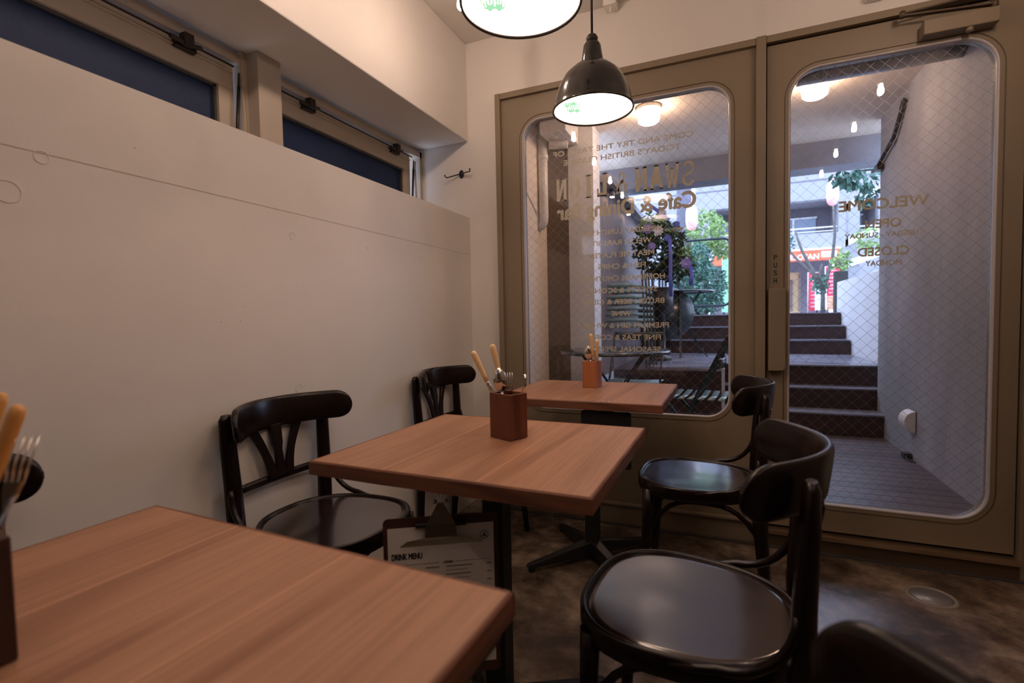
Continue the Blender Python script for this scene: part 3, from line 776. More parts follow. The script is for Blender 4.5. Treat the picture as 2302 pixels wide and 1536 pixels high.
# ================================================================== cutlery boxes and cutlery
def cutlery_box(x, y, rz, a, h, mat, label, a2=None):
    t = thing('cutlery_box', (x, y, HT+.0005), rz, label, 'box'); b = MB(); s = a/2; s2 = (a2 or a)/2; w_ = .007
    o1 = [(-s,-s2),(s,-s2),(s,s2),(-s,s2)]; i1 = [(-s+w_,-s2+w_),(s-w_,-s2+w_),(s-w_,s2-w_),(-s+w_,s2-w_)]
    vo0 = [b.bm.verts.new((*p, 0)) for p in o1]; vo1 = [b.bm.verts.new((*p, h)) for p in o1]; vi1 = [b.bm.verts.new((*p, h)) for p in i1]; vi0 = [b.bm.verts.new((*p, .008)) for p in i1]
    b.face(vo0[::-1]); b.face(vi0)
    for i in range(4):
        j = (i+1) % 4; b.face((vo0[i], vo0[j], vo1[j], vo1[i])); b.face((vo1[i], vo1[j], vi1[j], vi1[i])); b.face((vi1[i], vi1[j], vi0[j], vi0[i]))
    b.build('box_body', mat, t, bevel=.0015); return t
def orient(base, tip, twist=0):
    z = (Vector(tip)-Vector(base)).normalized(); x = Vector((1, 0, 0))
    x = (x-z*x.dot(z)).normalized(); y = z.cross(x)
    m_ = Matrix((x, y, z)).transposed().to_4x4() @ Matrix.Rotation(twist, 4, 'Z'); m_.translation = Vector(base); return m_
def knife(base, tip, label, mat='ivory', L_=.205, twist=0, group=None):
    """blade down in the box, handle up; tip is the top of the handle"""
    t = bpy.data.objects.new('table_knife', None); COL.objects.link(t); t.empty_display_size = .02
    tip = Vector(tip); d = (tip-Vector(base)).normalized(); t.matrix_basis = orient(tip-d*L_, tip, twist); tag(t, label, 'cutlery', group)
    b = MB(); b.tube([(0,0,L_-.090),(0,0,L_-.07),(0,0,L_-.03),(0,0,L_-.010),(0,0,L_-.003),(0,0,L_)], [.0058,.0066,.0082,.0086,.0072,.003], 16, ry=[.0048,.0054,.0064,.0066,.0055,.0025]); b.build('handle', M[mat], t)
    b = MB(); b.tube([(0,0,L_-.106),(0,0,L_-.103),(0,0,L_-.100),(0,0,L_-.092),(0,0,L_-.090)], [.0045,.0066,.0052,.0060,.0063], 14); b.build('ferrule', M['steel'], t)
    b = MB(); b.sweep([[(-.005,-.001,L_-.105),(.005,-.001,L_-.105),(.005,.001,L_-.105),(-.005,.001,L_-.105)],[(-.008,-.0007,L_-.13),(.008,-.0007,L_-.13),(.008,.0007,L_-.13),(-.008,.0007,L_-.13)],[(-.004,-.0005,.002),(.006,-.0005,.002),(.006,.0005,.002),(-.004,.0005,.002)]], smooth=False)
    b.build('blade', M['steel'], t)
def spoon(base, tip, label, L_=.175, twist=0, bw=.019, bl=.058):
    t = bpy.data.objects.new('spoon', None); COL.objects.link(t); t.empty_display_size = .02
    tip = Vector(tip); d = (tip-Vector(base)).normalized(); t.matrix_basis = orient(tip-d*L_, tip, twist); tag(t, label, 'cutlery')
    b = MB(); R = []; n = 20
    for i in range(9):
        k = i/8
        R.append([b.bm.verts.new((bw*k*math.cos(2*PI*j/n)*(1-.12*math.sin(2*PI*j/n)), -.009*(1-k*k)+.001, L_-bl/2+bl/2*k*math.sin(2*PI*j/n))) for j in range(n)] if k else [b.bm.verts.new((0, -.008, L_-bl/2))])
    for A, B in zip(R, R[1:]):
        for j in range(n):
            if len(A) == 1: b.face((A[0], B[j], B[(j+1) % n]), True)
            else: b.face((A[j], B[j], B[(j+1) % n], A[(j+1) % n]), True)
    o = b.build('bowl', M['steel'], t); sm = o.modifiers.new('solid', 'SOLIDIFY'); sm.thickness = .0012
    b = MB(); b.tube([(0,0,L_-bl),(0,-.003,L_-bl-.012),(0,-.001,L_-bl-.05),(0,0,0)], [.004,.0028,.0028,.006], 8, ry=[.0015,.002,.0018,.001]); b.build('handle', M['steel'], t)
def fork(base, tip, label, L_=.175, twist=0, sc=1.0, dark=False):
    t = bpy.data.objects.new('fork', None); COL.objects.link(t); t.empty_display_size = .02
    tip = Vector(tip); d = (tip-Vector(base)).normalized(); t.matrix_basis = orient(tip-d*L_, tip, twist); tag(t, label, 'cutlery')
    b = MB(); w_ = .011*sc
    for k in range(4):
        x = (-1+2*k/3)*w_
        b.tube([(x*.8, .001, L_-.05), (x, -.002, L_-.03), (x*1.02, .001, L_-.012), (x*1.05, .006, L_)], [.0015,.0014,.0012,.0004], 6)
    b.build('tines', M['steel'], t)
    b = MB(); b.sweep([[(-w_*.95,-.0008,L_-.048),(w_*.95,-.0008,L_-.048),(w_*.95,.0008,L_-.048),(-w_*.95,.0008,L_-.048)],[(-w_*.8,-.001,L_-.06),(w_*.8,-.001,L_-.06),(w_*.8,.001,L_-.06),(-w_*.8,.001,L_-.06)],[(-.0025,-.001,L_-.075),(.0025,-.001,L_-.075),(.0025,.001,L_-.075),(-.0025,.001,L_-.075)],[(-.0035,-.001,.02),(.0035,-.001,.02),(.0035,.001,.02),(-.0035,.001,.02)],[(-.006,-.0007,0),(.006,-.0007,0),(.006,.0007,0),(-.006,.0007,0)]], smooth=False)
    b.build('handle', M['steel'], t)
# middle table
bx, by = .797, -1.328
cutlery_box(bx, by, math.radians(-24), .078, .117, M['box'], 'square dark red-brown wooden cutlery box on the middle table', .062)
zb = HT+.012
knife((.806, -1.330, zb), (.706, -1.348, .956), 'ivory-handled knife leaning farthest left in the middle cutlery box', group='ivory-handled knives in the middle box')
knife((.806, -1.315, zb), (.749, -1.318, .973), 'ivory-handled knife standing behind the spoon in the middle cutlery box', group='ivory-handled knives in the middle box')
spoon((.800, -1.338, zb), (.781, -1.352, .914), 'round steel spoon with its bowl up in the middle cutlery box', twist=.5, bw=.018, bl=.062)
fork((.800, -1.322, zb), (.801, -1.330, .900), 'upright steel fork behind the spoon in the middle cutlery box', L_=.155, sc=.8, twist=.5)
fork((.805, -1.318, zb), (.838, -1.296, .892), 'steel fork tilted to the right out of the middle cutlery box', L_=.155, sc=.5, twist=1.6)
# far table
cutlery_box(.778, -.348, math.radians(-8), .066, .117, M['box_far'], 'orange-brown wooden cutlery box on the far table')
knife((.800, -.345, zb), (.786, -.40, .968), 'ivory-handled knife leaning left in the far cutlery box', L_=.205)
knife((.795, -.340, zb), (.812, -.39, .942), 'ivory-handled knife leaning right in the far cutlery box', L_=.19)
spoon((.785, -.350, zb), (.768, -.375, .915), 'steel spoon with its bowl up in the far cutlery box', twist=.3, bw=.022, bl=.064)
spoon((.79, -.34, zb), (.803, -.365, .91), 'steel spoon seen edge on in the far cutlery box', twist=1.3, bw=.02, bl=.062)
fork((.785, -.345, zb), (.793, -.375, .872), 'short steel fork low in the far cutlery box', L_=.13, sc=.8)
fork((.790, -.350, zb), (.806, -.375, .868), 'steel fork against the right side of the far cutlery box', L_=.13, sc=.7, twist=.4)
# front table
cutlery_box(.662, -2.306, math.radians(-8), .080, .117, M['box_dark'], 'almost black wooden cutlery box at the left edge on the front table')
knife((.648, -2.322, zb), (.655, -2.252, .976), 'thick amber-handled knife farthest left in the front box', mat='orange_handle', L_=.215)
knife((.660, -2.318, zb), (.712, -2.262, .968), 'amber-handled knife leaning to the camera from the front box', mat='orange_handle', L_=.215)
fork((.670, -2.295, zb), (.650, -2.232, .930), 'steel fork showing only its tines behind the amber handles', L_=.19, sc=.75, twist=.9)

# ================================================================== clipboards
def clipboard(loc, rz, label, back=False, w_=.238, h=.345):
    t = thing('clipboard', loc, rz, label, 'clipboard')     # origin at the top centre; front faces local -y
    poly = [(p[0], p[1]) for p in rrect(-w_/2, w_/2, -h, 0, .010, 4)]
    b = MB(); b.prism(poly, -.0018, .0018, mat=mrot); b.build('board', M['clipboard'], t)
    f = 1 if back else -1
    # metal clip
    b = MB()
    b.sweep([[(-.085, f*.004, -.060), (.085, f*.004, -.060), (.085, f*.005, -.058), (-.085, f*.005, -.058)],
             [(-.070, f*.008, -.047), (.070, f*.008, -.047), (.070, f*.010, -.046), (-.070, f*.010, -.046)],
             [(-.033, f*.013, -.040), (.033, f*.013, -.040), (.033, f*.015, -.039), (-.033, f*.015, -.039)],
             [(-.030, f*.016, -.012), (.030, f*.016, -.012), (.030, f*.018, -.011), (-.030, f*.018, -.011)],
             [(-.014, f*.010, .016), (.014, f*.010, .016), (.014, f*.012, .017), (-.014, f*.012, .017)],
             [(-.006, f*.008, .030), (.006, f*.008, .030), (.006, f*.010, .031), (-.006, f*.010, .031)]], smooth=False)
    b.build('clip_plate', M['chrome'], t)
    b = MB(); b.tube([(-.052, f*.007, -.015), (.052, f*.007, -.015)], .0055, 12); b.build('spring', M['iron'], t)
    for x in (-.011, .012):
        b = MB(); b.lathe([(0,-.005),(.0045,-.002),(.0045,.002),(0,.005)], 12, c=(x, f*.010, .034)); b.build('knob', M['chrome'], t)
    return t
cb = clipboard((.768, -1.626, .630), math.radians(31), 'brown clipboard with the drink menu hanging under the middle table')
pp = MB(); pp.box((-.110, -.0026, -.322), (.110, -.0019, -.020)); pap = pp.build('menu_sheet', M['paper'], cb)
def cbt(body, x, z, cap, wd=None, bold=.02, mat='ink'):
    o = text_mesh('printed_text', body, cap, wd, M[mat], pap, T_in(0, z, -.0029), bold=bold)
    xs = [v.co.x for v in o.data.vertices]; o.matrix_basis = T_in(x-min(xs), z, -.0029)
cbt('DRINK MENU', -.103, -.080, .0135, .062, .03)
cbt('BEER', -.103, -.0985, .0052, None, .03); cbt('CIDER', .003, -.0985, .0052, None, .03); cbt('CLASSIC COCKTAILS', .003, -.166, .0052, None, .03)
b = MB()
def hl(x0, x1, z, t_=.0004): b.box((x0, -.0030, z-t_), (x1, -.0027, z+t_))
hl(-.078, -.006, -.0985, .0003); hl(.024, .104, -.0985, .0003); hl(.064, .104, -.166, .0003)
b.mi = 0
rr = random.Random(3)
z = -.108
for k in range(17):
    hl(-.100, -.100+rr.uniform(.02, .055), z, .0009 if k % 2 == 0 else .0004); 
    if k % 2 == 0: hl(-.034, -.006, z, .0008)
    z -= .0088
z = -.108
for k in range(22):
    if not (-.173 < z < -.160):
        hl(.008, .008+rr.uniform(.03, .06), z, .0009 if k % 2 == 0 else .0004)
        if k % 2 == 0: hl(.094, .104, z, .0009)
    z -= .0088
# round emblem: ring, two peaks
for a in range(24):
    a0, a1 = 2*PI*a/24, 2*PI*(a+1)/24
    for (r0, r1) in ((.0088, .0098), (.0068, .0080)):
        b.quad((.090+r0*math.cos(a0), -.0029, -.046+r0*math.sin(a0)), (.090+r1*math.cos(a0), -.0029, -.046+r1*math.sin(a0)), (.090+r1*math.cos(a1), -.0029, -.046+r1*math.sin(a1)), (.090+r0*math.cos(a1), -.0029, -.046+r0*math.sin(a1)))
b.face([b.bm.verts.new(p) for p in ((.0845, -.0029, -.050), (.0955, -.0029, -.050), (.0905, -.0029, -.040))])
b.build('printed_lines', M['inkgrey'], pap)
# hook that carries the clipboard
def board_hook(loc, label, dz):
    b = MB(); b.tube([(0, 0, -.002), (.003, 0, -.010), (.003, 0, -dz*.6), (-.002, 0, -dz), (-.009, 0, -dz-.003), (-.013, 0, -dz+.006)], .0016, 8)
    b.lathe([(0, 0), (.008, 0), (.008, -.003), (0, -.003)], 12); o = b.build('screw_hook', M['steel'], loc=loc); tag(o, label, 'hook')
board_hook((.772, -1.622, HT-TH), 'small steel hook under the middle table holding the menu clipboard', .030)
fcb = clipboard((.917, -.715, .694), 0, 'clipboard with its dark back to the room, painted shadow-black under the far table', back=True, h=.209, w_=.185)
fcb.children[0].data = fcb.children[0].data.copy(); fcb.children[0].data.materials[0] = M['iron']  # board blackened: its dark back plus painted shade from the tabletop
board_hook((.920, -.700, HT-TH), 'small steel hook under the far table holding the shadow-black clipboard', .010)

# ================================================================== outdoors
DZ = .10
deck = MB(); y = .065
while y < 1.90:
    deck.box((-.6, y, DZ-.025), (2.42, y+.088, DZ)); y += .092
tag(deck.build('deck', M['deck']), kind='structure')
tag(boxo('deck_base', (-.6, .12, -.1), (4.2, 12.9, .03), M['pot']), kind='structure')
# right side walls
tag(boxo('wall_outdoor_right', (2.42, .12, .0), (2.62, 2.12, 2.50), M['out_wall']), kind='structure')
tag(boxo('wall_parapet', (2.55, 2.12, .0), (2.72, 4.35, 1.395), M['white_render']), kind='structure')
# soffit and lintel
tag(boxo('ceiling_outdoor', (-.6, .12, 2.50), (2.62, 2.47, 2.64), M['out_ceiling']), kind='structure')
b = MB(); b.box((-.8, 2.47, 2.285), (2.9, 2.72, 2.90)); tag(b.build('trim_5', M['beam']), kind='structure')
# left side: white wall, brown panel, white pier
tag(boxo('wall_outdoor_left', (-.15, .12, 0), (.03, 1.25, 2.50), M['out_ceiling']), kind='structure')
tag(boxo('wall_brown_panel', (-.15, 1.25, 0), (.215, 1.45, 2.50), M['brown_render']), kind='structure')
tag(boxo('wall_pier', (.215, 1.24, 0), (.410, 1.46, 2.50), M['white_render']), kind='structure')
# stairs
st = thing('wooden_stairs', (0, 0, 0), 0, 'dark stained wooden stairs climbing from the deck to the street', 'stairs')
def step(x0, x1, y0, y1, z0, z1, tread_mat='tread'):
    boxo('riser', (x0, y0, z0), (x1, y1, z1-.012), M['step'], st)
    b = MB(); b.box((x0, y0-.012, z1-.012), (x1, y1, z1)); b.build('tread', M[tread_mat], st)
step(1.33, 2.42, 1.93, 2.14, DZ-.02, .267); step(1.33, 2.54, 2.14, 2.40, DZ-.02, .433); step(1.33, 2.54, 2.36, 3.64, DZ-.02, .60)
step(.75, 2.54, 3.62, 3.88, .58, .752); step(.75, 2.54, 3.86, 4.12, .58, .900); step(.75, 2.54, 4.10, 4.40, .58, 1.045)
# raised terrace
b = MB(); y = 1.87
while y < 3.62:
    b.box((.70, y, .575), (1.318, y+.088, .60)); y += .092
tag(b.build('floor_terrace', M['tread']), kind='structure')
tag(boxo('wall_terrace_front', (.42, 1.885, DZ-.02), (1.315, 3.62, .574), M['step']), kind='structure')
tag(boxo('trim_6', (1.305, 1.865, DZ), (1.330, 1.885, .60), M['steelbase']), kind='structure')
tag(boxo('wall_terrace_back', (.42, 3.625, .58), (.745, 4.40, 1.045), M['step']), kind='structure')
# street and opposite side
tag(boxo('ground_street', (-9, 4.41, .9), (14, 13, 1.04), M['asphalt']), kind='structure')
# corrugated side wall of the terrace, receding on the left
cl = MB(); y = 1.47
while y < 4.3:
    cl.box((.30, y, .55), (.400, y+.030, 2.12)); cl.box((.30, y+.030, .55), (.365, y+.046, 2.12)); y += .046
c_ = cl.build('wall_corrugated', M['slate']); tag(c_, kind='structure')
tag(boxo('trim_7', (.28, 1.47, 2.12), (.50, 4.3, 2.17), M['beam']), kind='structure')
for i, y in enumerate((1.75, 2.55, 3.35)):
    t = thing('wall_lamp', (.45, y, 2.09), 0, ('small warm downlight on the corrugated wall nearest the pier', 'middle downlight of the corrugated wall', 'small downlight farthest along the corrugated wall')[i], 'lamp', 'downlights along the corrugated wall')
    b = MB(); b.tube([(0, 0, -.03), (0, 0, .03)], .022, 16); b.build('housing', M['duct'], t)
    b = MB(); b.lathe([(0, -.034), (.018, -.034), (.018, -.030)], 16); b.build('lens', emat('warm_lens_%d' % i, (1, .6, .35), 60), t)

# white drain pipe
t = thing('drain_pipe', (.065, 1.08, 0), 0, 'thick white pipe coming down the outer wall and bending back into it', 'pipe')
b = MB(); P = [(0, 0, 2.50), (0, 0, 2.0), (0, 0, 1.80), (-.004, 0, 1.765), (-.020, 0, 1.745), (-.045, 0, 1.735), (-.09, 0, 1.735)]
b.tube(P, .036, 20); b.build('pipe', M['white_pipe'], t)
b = MB(); b.lathe([(.036, -.02), (.041, -.018), (.041, .02), (.036, .022)], 24, c=(0, 0, 2.25)); b.build('coupling', M['white_pipe'], t)
b = MB(); b.tube([(-.045, -.30, 1.96), (-.040, -.08, 1.84), (-.042, -.04, 1.80), (-.045, -.03, 1.70)], .014, 8); b.build('bracket', M['steelbase'], t)
b = MB(); b.box((.108, .9, 2.36), (.30, 1.235, 2.50)); b.tube([(.115, 1.08, 2.34), (.25, 1.12, 2.34)], .035, 16); o = b.build('junction_box', M['white_pipe'], bevel=.005); tag(o, 'white duct box under the soffit beside the drain pipe', 'duct')
# grey duct under the soffit behind the door glass
t = thing('ceiling_duct', (0, 0, 0), 0, 'round grey metal duct under the outdoor ceiling behind the door', 'duct')
b = MB(); b.tube([(1.70, .76, 2.41), (1.715, .76, 2.41), (2.10, .74, 2.40), (2.418, .72, 2.395)], .088, 28); b.tube([(1.71, .76, 2.50), (1.71, .76, 2.41)], .068, 24); b.build('pipe', M['duct'], t)
for x in (1.82, 2.22):
    b = MB(); b.tube([(x, .755-(x-1.7)*.05, 2.408), (x+.02, .754-(x-1.7)*.05, 2.408)], .091, 28); b.build('joint_band', M['duct'], t)
# outdoor ceiling lamps
for x, y, lb in ((.838, 1.12, 'glowing glass ceiling lamp outside the left pane'), (1.845, 1.16, 'glowing glass ceiling lamp outside the door beside the duct')):
    t = thing('outdoor_ceiling_lamp', (x, y, 2.50), 0, lb, 'lamp', 'outdoor ceiling lamps')
    b = MB(); b.lathe([(0, 0), (.085, 0), (.085, -.022), (.075, -.026), (0, -.026)], 32); b.build('base', M['white_enamel'], t)
    b = MB(); b.lathe([(.072, -.026), (.076, -.06), (.070, -.100), (.055, -.112), (0, -.116)], 32); b.build('glass_shade', M['drum'], t)
# conduit sloping along the outdoor right wall
t = thing('wall_conduit', (0, 0, 0), 0, 'black conduit sloping down the outdoor right wall to the lintel', 'pipe')
b = MB(); b.tube([(2.405, 1.55, 2.42), (2.400, 1.62, 2.33), (2.395, 1.72, 2.235), (2.395, 2.10, 2.14), (2.39, 2.2, 2.13)], .013, 10); b.tube([(2.40, 1.52, 2.42), (2.395, 1.64, 2.29), (2.39, 1.76, 2.20)], .010, 8); b.build('pipe', M['bronze'], t)
b = MB(); b.box((2.375, 2.02, 2.10), (2.418, 2.10, 2.145)); b.build('clamp', M['bronze'], t)
# wall step light and outlet box
t = thing('step_light', (2.42, 1.335, .345), 0, 'rounded white step light on the outdoor right wall', 'lamp')
b = MB(); sec = []
for i in range(13):
    a = PI*i/12
    sec.append((-.075*math.sin(a) if True else 0, 0, .075*math.cos(a)))
b.prism([(-.062*math.sin(PI*i/12)**.9, .068*math.cos(PI*i/12)) for i in range(13)], -.060, .060, mat=Matrix(((1,0,0,0),(0,0,1,0),(0,1,0,0),(0,0,0,1)))); b.build('hood', M['white_pipe'], t, bevel=.003)
b = MB(); b.box((-.004, -.063, -.07), (0, .063, .07)); b.build('back_plate', M['pot'], t)
t = thing('cable_box', (2.405, 1.36, DZ), 0, 'small black box on the deck against the right wall', 'box')
b = MB(); b.box((-.03, -.03, 0), (.014, .03, .035)); b.build('body', M['pot'], t, bevel=.003)
b = MB(); b.tube([(-.02, -.02, .02), (-.03, -.09, .008), (.0, -.13, .006)], .004, 6); b.build('cable', M['pot'], t)

# bistro furniture
def bistro_table(x, y, z0, rz, label):
    t = thing('bistro_table', (x, y, z0), rz, label, 'table', 'round folding bistro tables outside')
    b = MB(); b.lathe([(0, .71), (.34, .71), (.350, .706), (.350, .690), (.345, .690), (.342, .703), (0, .703)], 64); b.build('tabletop', M['teal'], t)
    for s in (-1, 1):
        for k in (-1, 1):
            b = MB(); b.bar((k*.26, s*.15, 0), (-k*.20, s*.15, .70), .024, .014); b.build('leg', M['teal'], t)
    for k in (-1, 1):
        b = MB(); b.tube([(k*.22, -.15, .07), (k*.22, .15, .07)], .007, 8); b.tube([(k*.19, -.15, .69), (k*.19, .15, .69)], .007, 8); b.build('crossbar', M['teal'], t)
    return t
bistro_table(.664, .72, DZ+.015, .15, 'green round bistro table on the lower deck behind the far table')
bistro_table(.89, 3.27, .60, .1, 'dark round bistro table up on the terrace')
def folded_table(x, y, z0, rz, label):
    t = thing('folded_bistro_table', (x, y, z0), rz, label, 'table'); m_ = Matrix.Translation((0, 0, .47)) @ Matrix.Rotation(math.radians(80), 4, 'X')
    b = MB(); b.lathe([(0, .012), (.28, .012), (.285, 0), (.28, -.004), (0, -.004)], 56, mat=m_); b.build('tabletop', M['teal'], t)
    for k in (-1, 1):
        b = MB(); b.bar((k*.15, -.10, 0), (k*.15, .02, .72), .022, .014); b.build('leg', M['teal'], t)
folded_table(.76, 2.93, .60, .05, 'dark round table folded flat and leaning under the terrace table')
def bistro_chair(x, y, z0, rz, label):
    t = thing('bistro_chair', (x, y, z0), rz, label, 'chair', 'slatted folding bistro chairs outside')   # faces +x
    for s in (-1, 1):
        b = MB(); b.bar((.20, .19*s, 0), (-.20, .19*s, .82), .020, .012, up=(0, 1, 0)); b.build('frame_rail', M['teal'], t)
        b = MB(); b.bar((-.22, .175*s, 0), (.17, .175*s, .46), .020, .012, up=(0, 1, 0)); b.build('leg', M['teal'], t)
    for k in range(7):
        x_ = -.16+.055*k; b = MB(); b.tube([(x_, -.19, .455), (x_, 0, .447), (x_, .19, .455)], .019, 8, ry=.0035, up=(0, 0, 1)); b.build('seat_slat', M['teal_light'], t)
    for z_, x_ in ((.79, -.19), (.66, -.135)):
        b = MB(); b.tube([(x_, -.195, z_), (x_-.025, -.1, z_), (x_-.034, 0, z_), (x_-.025, .1, z_), (x_, .195, z_)], .006, 8, ry=.030, up=(0, 0, 1)); b.build('back_slat', M['teal'], t)
    b = MB(); b.tube([(-.21, -.175, .03), (-.21, .175, .03)], .006, 8); b.tube([(.19, -.19, .04), (.19, .19, .04)], .006, 8); b.build('crossbar', M['teal'], t)
    return t
bistro_chair(1.16, .70, DZ, math.radians(175), 'green folding chair right of the lower bistro table, seat catching the light')
bistro_chair(.70, 1.22, DZ, math.radians(-95), 'green folding chair behind the lower bistro table')
bistro_chair(.19, .40, DZ, math.radians(20), 'green folding chair at the left edge of the window')
# folded chairs standing in a stack
for i in range(4):
    t = thing('folded_chair', (.52+.012*i, 1.74+.12*i, .575), math.radians(-72), ('foremost of the folded green chairs leaning by the pier', 'second of the folded green chairs leaning by the pier', 'third of the folded green chairs leaning by the pier', 'rearmost of the folded green chairs leaning by the pier')[i], 'chair', 'folded chairs leaning by the pier')
    b = MB()
    for s in (-1, 1): b.bar((.10, .19*s, 0), (-.10, .19*s, .86), .020, .012, up=(0, 1, 0)); 
    b.build('frame_rail', M['teal'], t)
    for k in range(8):
        z_ = .38+.05*k; b = MB(); b.tube([(.02-.25*(z_-.4)+.0, -.18, z_), (.035-.25*(z_-.4), 0, z_+.01), (.02-.25*(z_-.4), .18, z_)], .014, 8, ry=.004, up=(1, 0, 0)); b.build('seat_slat', M['teal_light'], t)

# flower stand
def leaves(b, c, rx, rz_, n, size, seed=1, droop=0):
    r = random.Random(seed)
    for _ in range(n):
        while True:
            p = Vector((r.uniform(-1, 1), r.uniform(-1, 1), r.uniform(-1, 1)))
            if p.length <= 1: break
        p = p.normalized()*(p.length**.45)
        q = Vector((c[0]+p.x*rx, c[1]+p.y*rx, c[2]+p.z*rz_))
        a = Vector((r.uniform(-1, 1), r.uniform(-1, 1), r.uniform(-1, .6)-droop)).normalized(); s = a.orthogonal().normalized()
        s = (Matrix.Rotation(r.uniform(0, 6.3), 3, a) @ s); L_ = size*r.uniform(.6, 1.3)
        v = [q, q+a*L_*.5+s*L_*.22, q+a*L_, q+a*L_*.5-s*L_*.22]
        b.face([b.bm.verts.new(x) for x in v])
ft = thing('flower_stand', (.74, 2.62, .60), 0, 'tall stand of green leaves and lavender flowers with blue ribbons on the terrace', 'flowers')
b = MB(); b.lathe([(0, 0), (.11, 0), (.11, .03), (.05, .05), (.05, .45), (.12, .50), (.13, .72), (0, .72)], 20); b.build('pedestal', M['pot'], ft)
b = MB(); leaves(b, (0, 0, 1.12), .24, .30, 900, .08, 2); leaves(b, (.14, 0, .92), .16, .14, 300, .07, 3); b.build('foliage', M['leaf_dark'], ft)
b = MB(); leaves(b, (-.05, -.10, 1.30), .15, .14, 260, .06, 4); leaves(b, (.20, -.04, 1.0), .11, .13, 260, .05, 5); b.build('pale_foliage', M['leaf_light'], ft)
def bloom(c, r, m_):
    b = MB()
    for k in range(9):
        a = 2*PI*k/9
        for rr_, dz in ((1, 0), (.6, .4)):
            d = Vector((math.cos(a+rr_), -.3, math.sin(a+rr_)))*r*rr_; s = Vector((-math.sin(a+rr_), 0, math.cos(a+rr_)))*r*.35*rr_
            cc = Vector(c)+Vector((0, -r*dz, 0)); b.face([b.bm.verts.new(x) for x in (cc, cc+d*.6+s, cc+d, cc+d*.6-s)])
    b.build('flower', M[m_], ft)
for c, r, m_ in (((-.08, -.26, 1.27), .055, 'petal'), ((.02, -.27, 1.24), .05, 'petal_w'), ((.26, -.2, .93), .055, 'petal'), ((-.04, -.28, 1.10), .04, 'petal'), ((.10, -.25, 1.17), .035, 'ribbon'), ((.05, -.27, 1.40), .05, 'petal_w'), ((.18, -.2, 1.30), .03, 'ribbon')): bloom(c, r, m_)
for pts in ([(.12, -.28, 1.15), (.13, -.30, 1.0), (.125, -.29, .80), (.13, -.28, .62)], [(-.10, -.27, 1.52), (.02, -.29, 1.42), (.12, -.28, 1.33)], [(.30, -.2, .90), (.31, -.22, .78), (.30, -.21, .72)]):
    b = MB(); b.tube(pts, .016, 8, ry=.002, up=(0, 1, 0)); b.build('ribbon', M['ribbon'], ft)

# rounded tube railing at the top of the terrace
t = thing('tube_railing', (0, 4.9, 0), 0, 'dark rounded tube railing at street level above the terrace', 'railing')
b = MB(); L_ = rrect(.30, 1.418, 1.17, 2.085, .10, 8); b.tube([(p[0], 0, p[1]) for p in L_], .017, 10, close=True); b.build('loop', M['fence'], t)
for x in (.52, .72):
    b = MB(); b.tube([(x, 0, 1.04), (x, 0, 2.08)], .014, 8); b.build('post', M['fence'], t)
b = MB(); b.tube([(1.40, 0, 1.04), (1.40, 0, 1.19)], .016, 8); b.build('post', M['fence'], t)
t = thing('picket_fence', (0, 4.7, 0), 0, 'dark picket fence behind the flower pedestal', 'fence')
for k in range(5):
    b = MB(); b.box((.40+k*.085, -.01, 1.04), (.43+k*.085, .01, 1.75)); b.build('picket', M['fence'], t)

# trees and pole
def tree(name, x, y, z0, parts, trunk, leafmat, size, label, barkr=.04, droop=0):
    t = thing(name, (x, y, z0), 0, label, 'tree')
    b = MB()
    for i, (c, rx, rz_, n) in enumerate(parts): leaves(b, c, rx, rz_, n, size, 20+i, droop)
    b.build('foliage', M[leafmat], t)
    for P in trunk:
        b = MB(); b.tube(P, [barkr*(1-.6*i/(len(P)-1)) for i in range(len(P))], 8); b.build('trunk', M['bark'], t)
tree('street_tree', 1.06, 6.4, 1.04, [((.0, 0, 1.42), .30, .30, 700), ((.32, 0, 1.12), .26, .16, 450), ((-.30, 0, 1.02), .26, .14, 350)], [[(0, 0, 0), (.0, 0, .6), (-.03, 0, 1.0), (0, 0, 1.4)]], 'leaf_light', .09, 'light green street tree with a thin trunk beyond the railing', .03)
tree('conifer_shrub', .97, 5.42, 1.04, [((.0, 0, .78), .20, .30, 900), ((.0, 0, .45), .40, .35, 2400), ((-.05, 0, .2), .42, .22, 1000)], [[(0, 0, 0), (0, 0, .7)]], 'leaf_teal', .07, 'bushy blue-green shrub standing behind the railing', .03)
tree('bare_tree', 3.20, 9.3, 1.04, [((-.72, 0, 1.45), .20, .14, 160), ((-.05, 0, .62), .16, .2, 110)], [[(0, 0, 0), (0, 0, .45), (-.12, 0, .75), (-.45, 0, 1.1), (-.75, 0, 1.5)], [(0, 0, .4), (.06, 0, .7), (.16, 0, 1.1), (.20, 0, 1.6), (.16, 0, 2.2)], [(-.05, 0, .5), (-.2, 0, .9), (-.38, 0, 1.3), (-.5, 0, 1.7)], [(0, 0, .45), (-.06, 0, .8), (-.02, 0, 1.0)]], 'leaf_teal', .10, 'nearly leafless street tree with forked grey branches behind the door glass', .045)
tree('overhanging_tree', 2.95, 3.3, .03, [((-.43, -.1, 2.30), .14, .10, 90), ((-.56, -.1, 2.33), .11, .06, 50), ((-.38, -.1, 2.14), .08, .07, 35)], [[(0, 0, 0), (0, 0, 1.2), (0, 0, 2.2), (-.2, -.05, 2.36), (-.5, -.1, 2.36)]], 'leaf_teal', .10, 'tree behind the parapet hanging green leaves in at the top of the door glass', .02, droop=.6)
t = thing('utility_pole', (.67, 7.1, 1.04), 0, 'thick grey utility pole across the street beyond the flowers', 'pole')
b = MB(); b.lathe([(0, 0), (.135, 0), (.118, 5.5), (0, 5.5)], 24); b.build('shaft', M['concrete_pole'], t)
b = MB(); b.box((.10, -.02, 2.1), (.19, .02, 2.45)); b.build('plate', M['sign_white'], t)
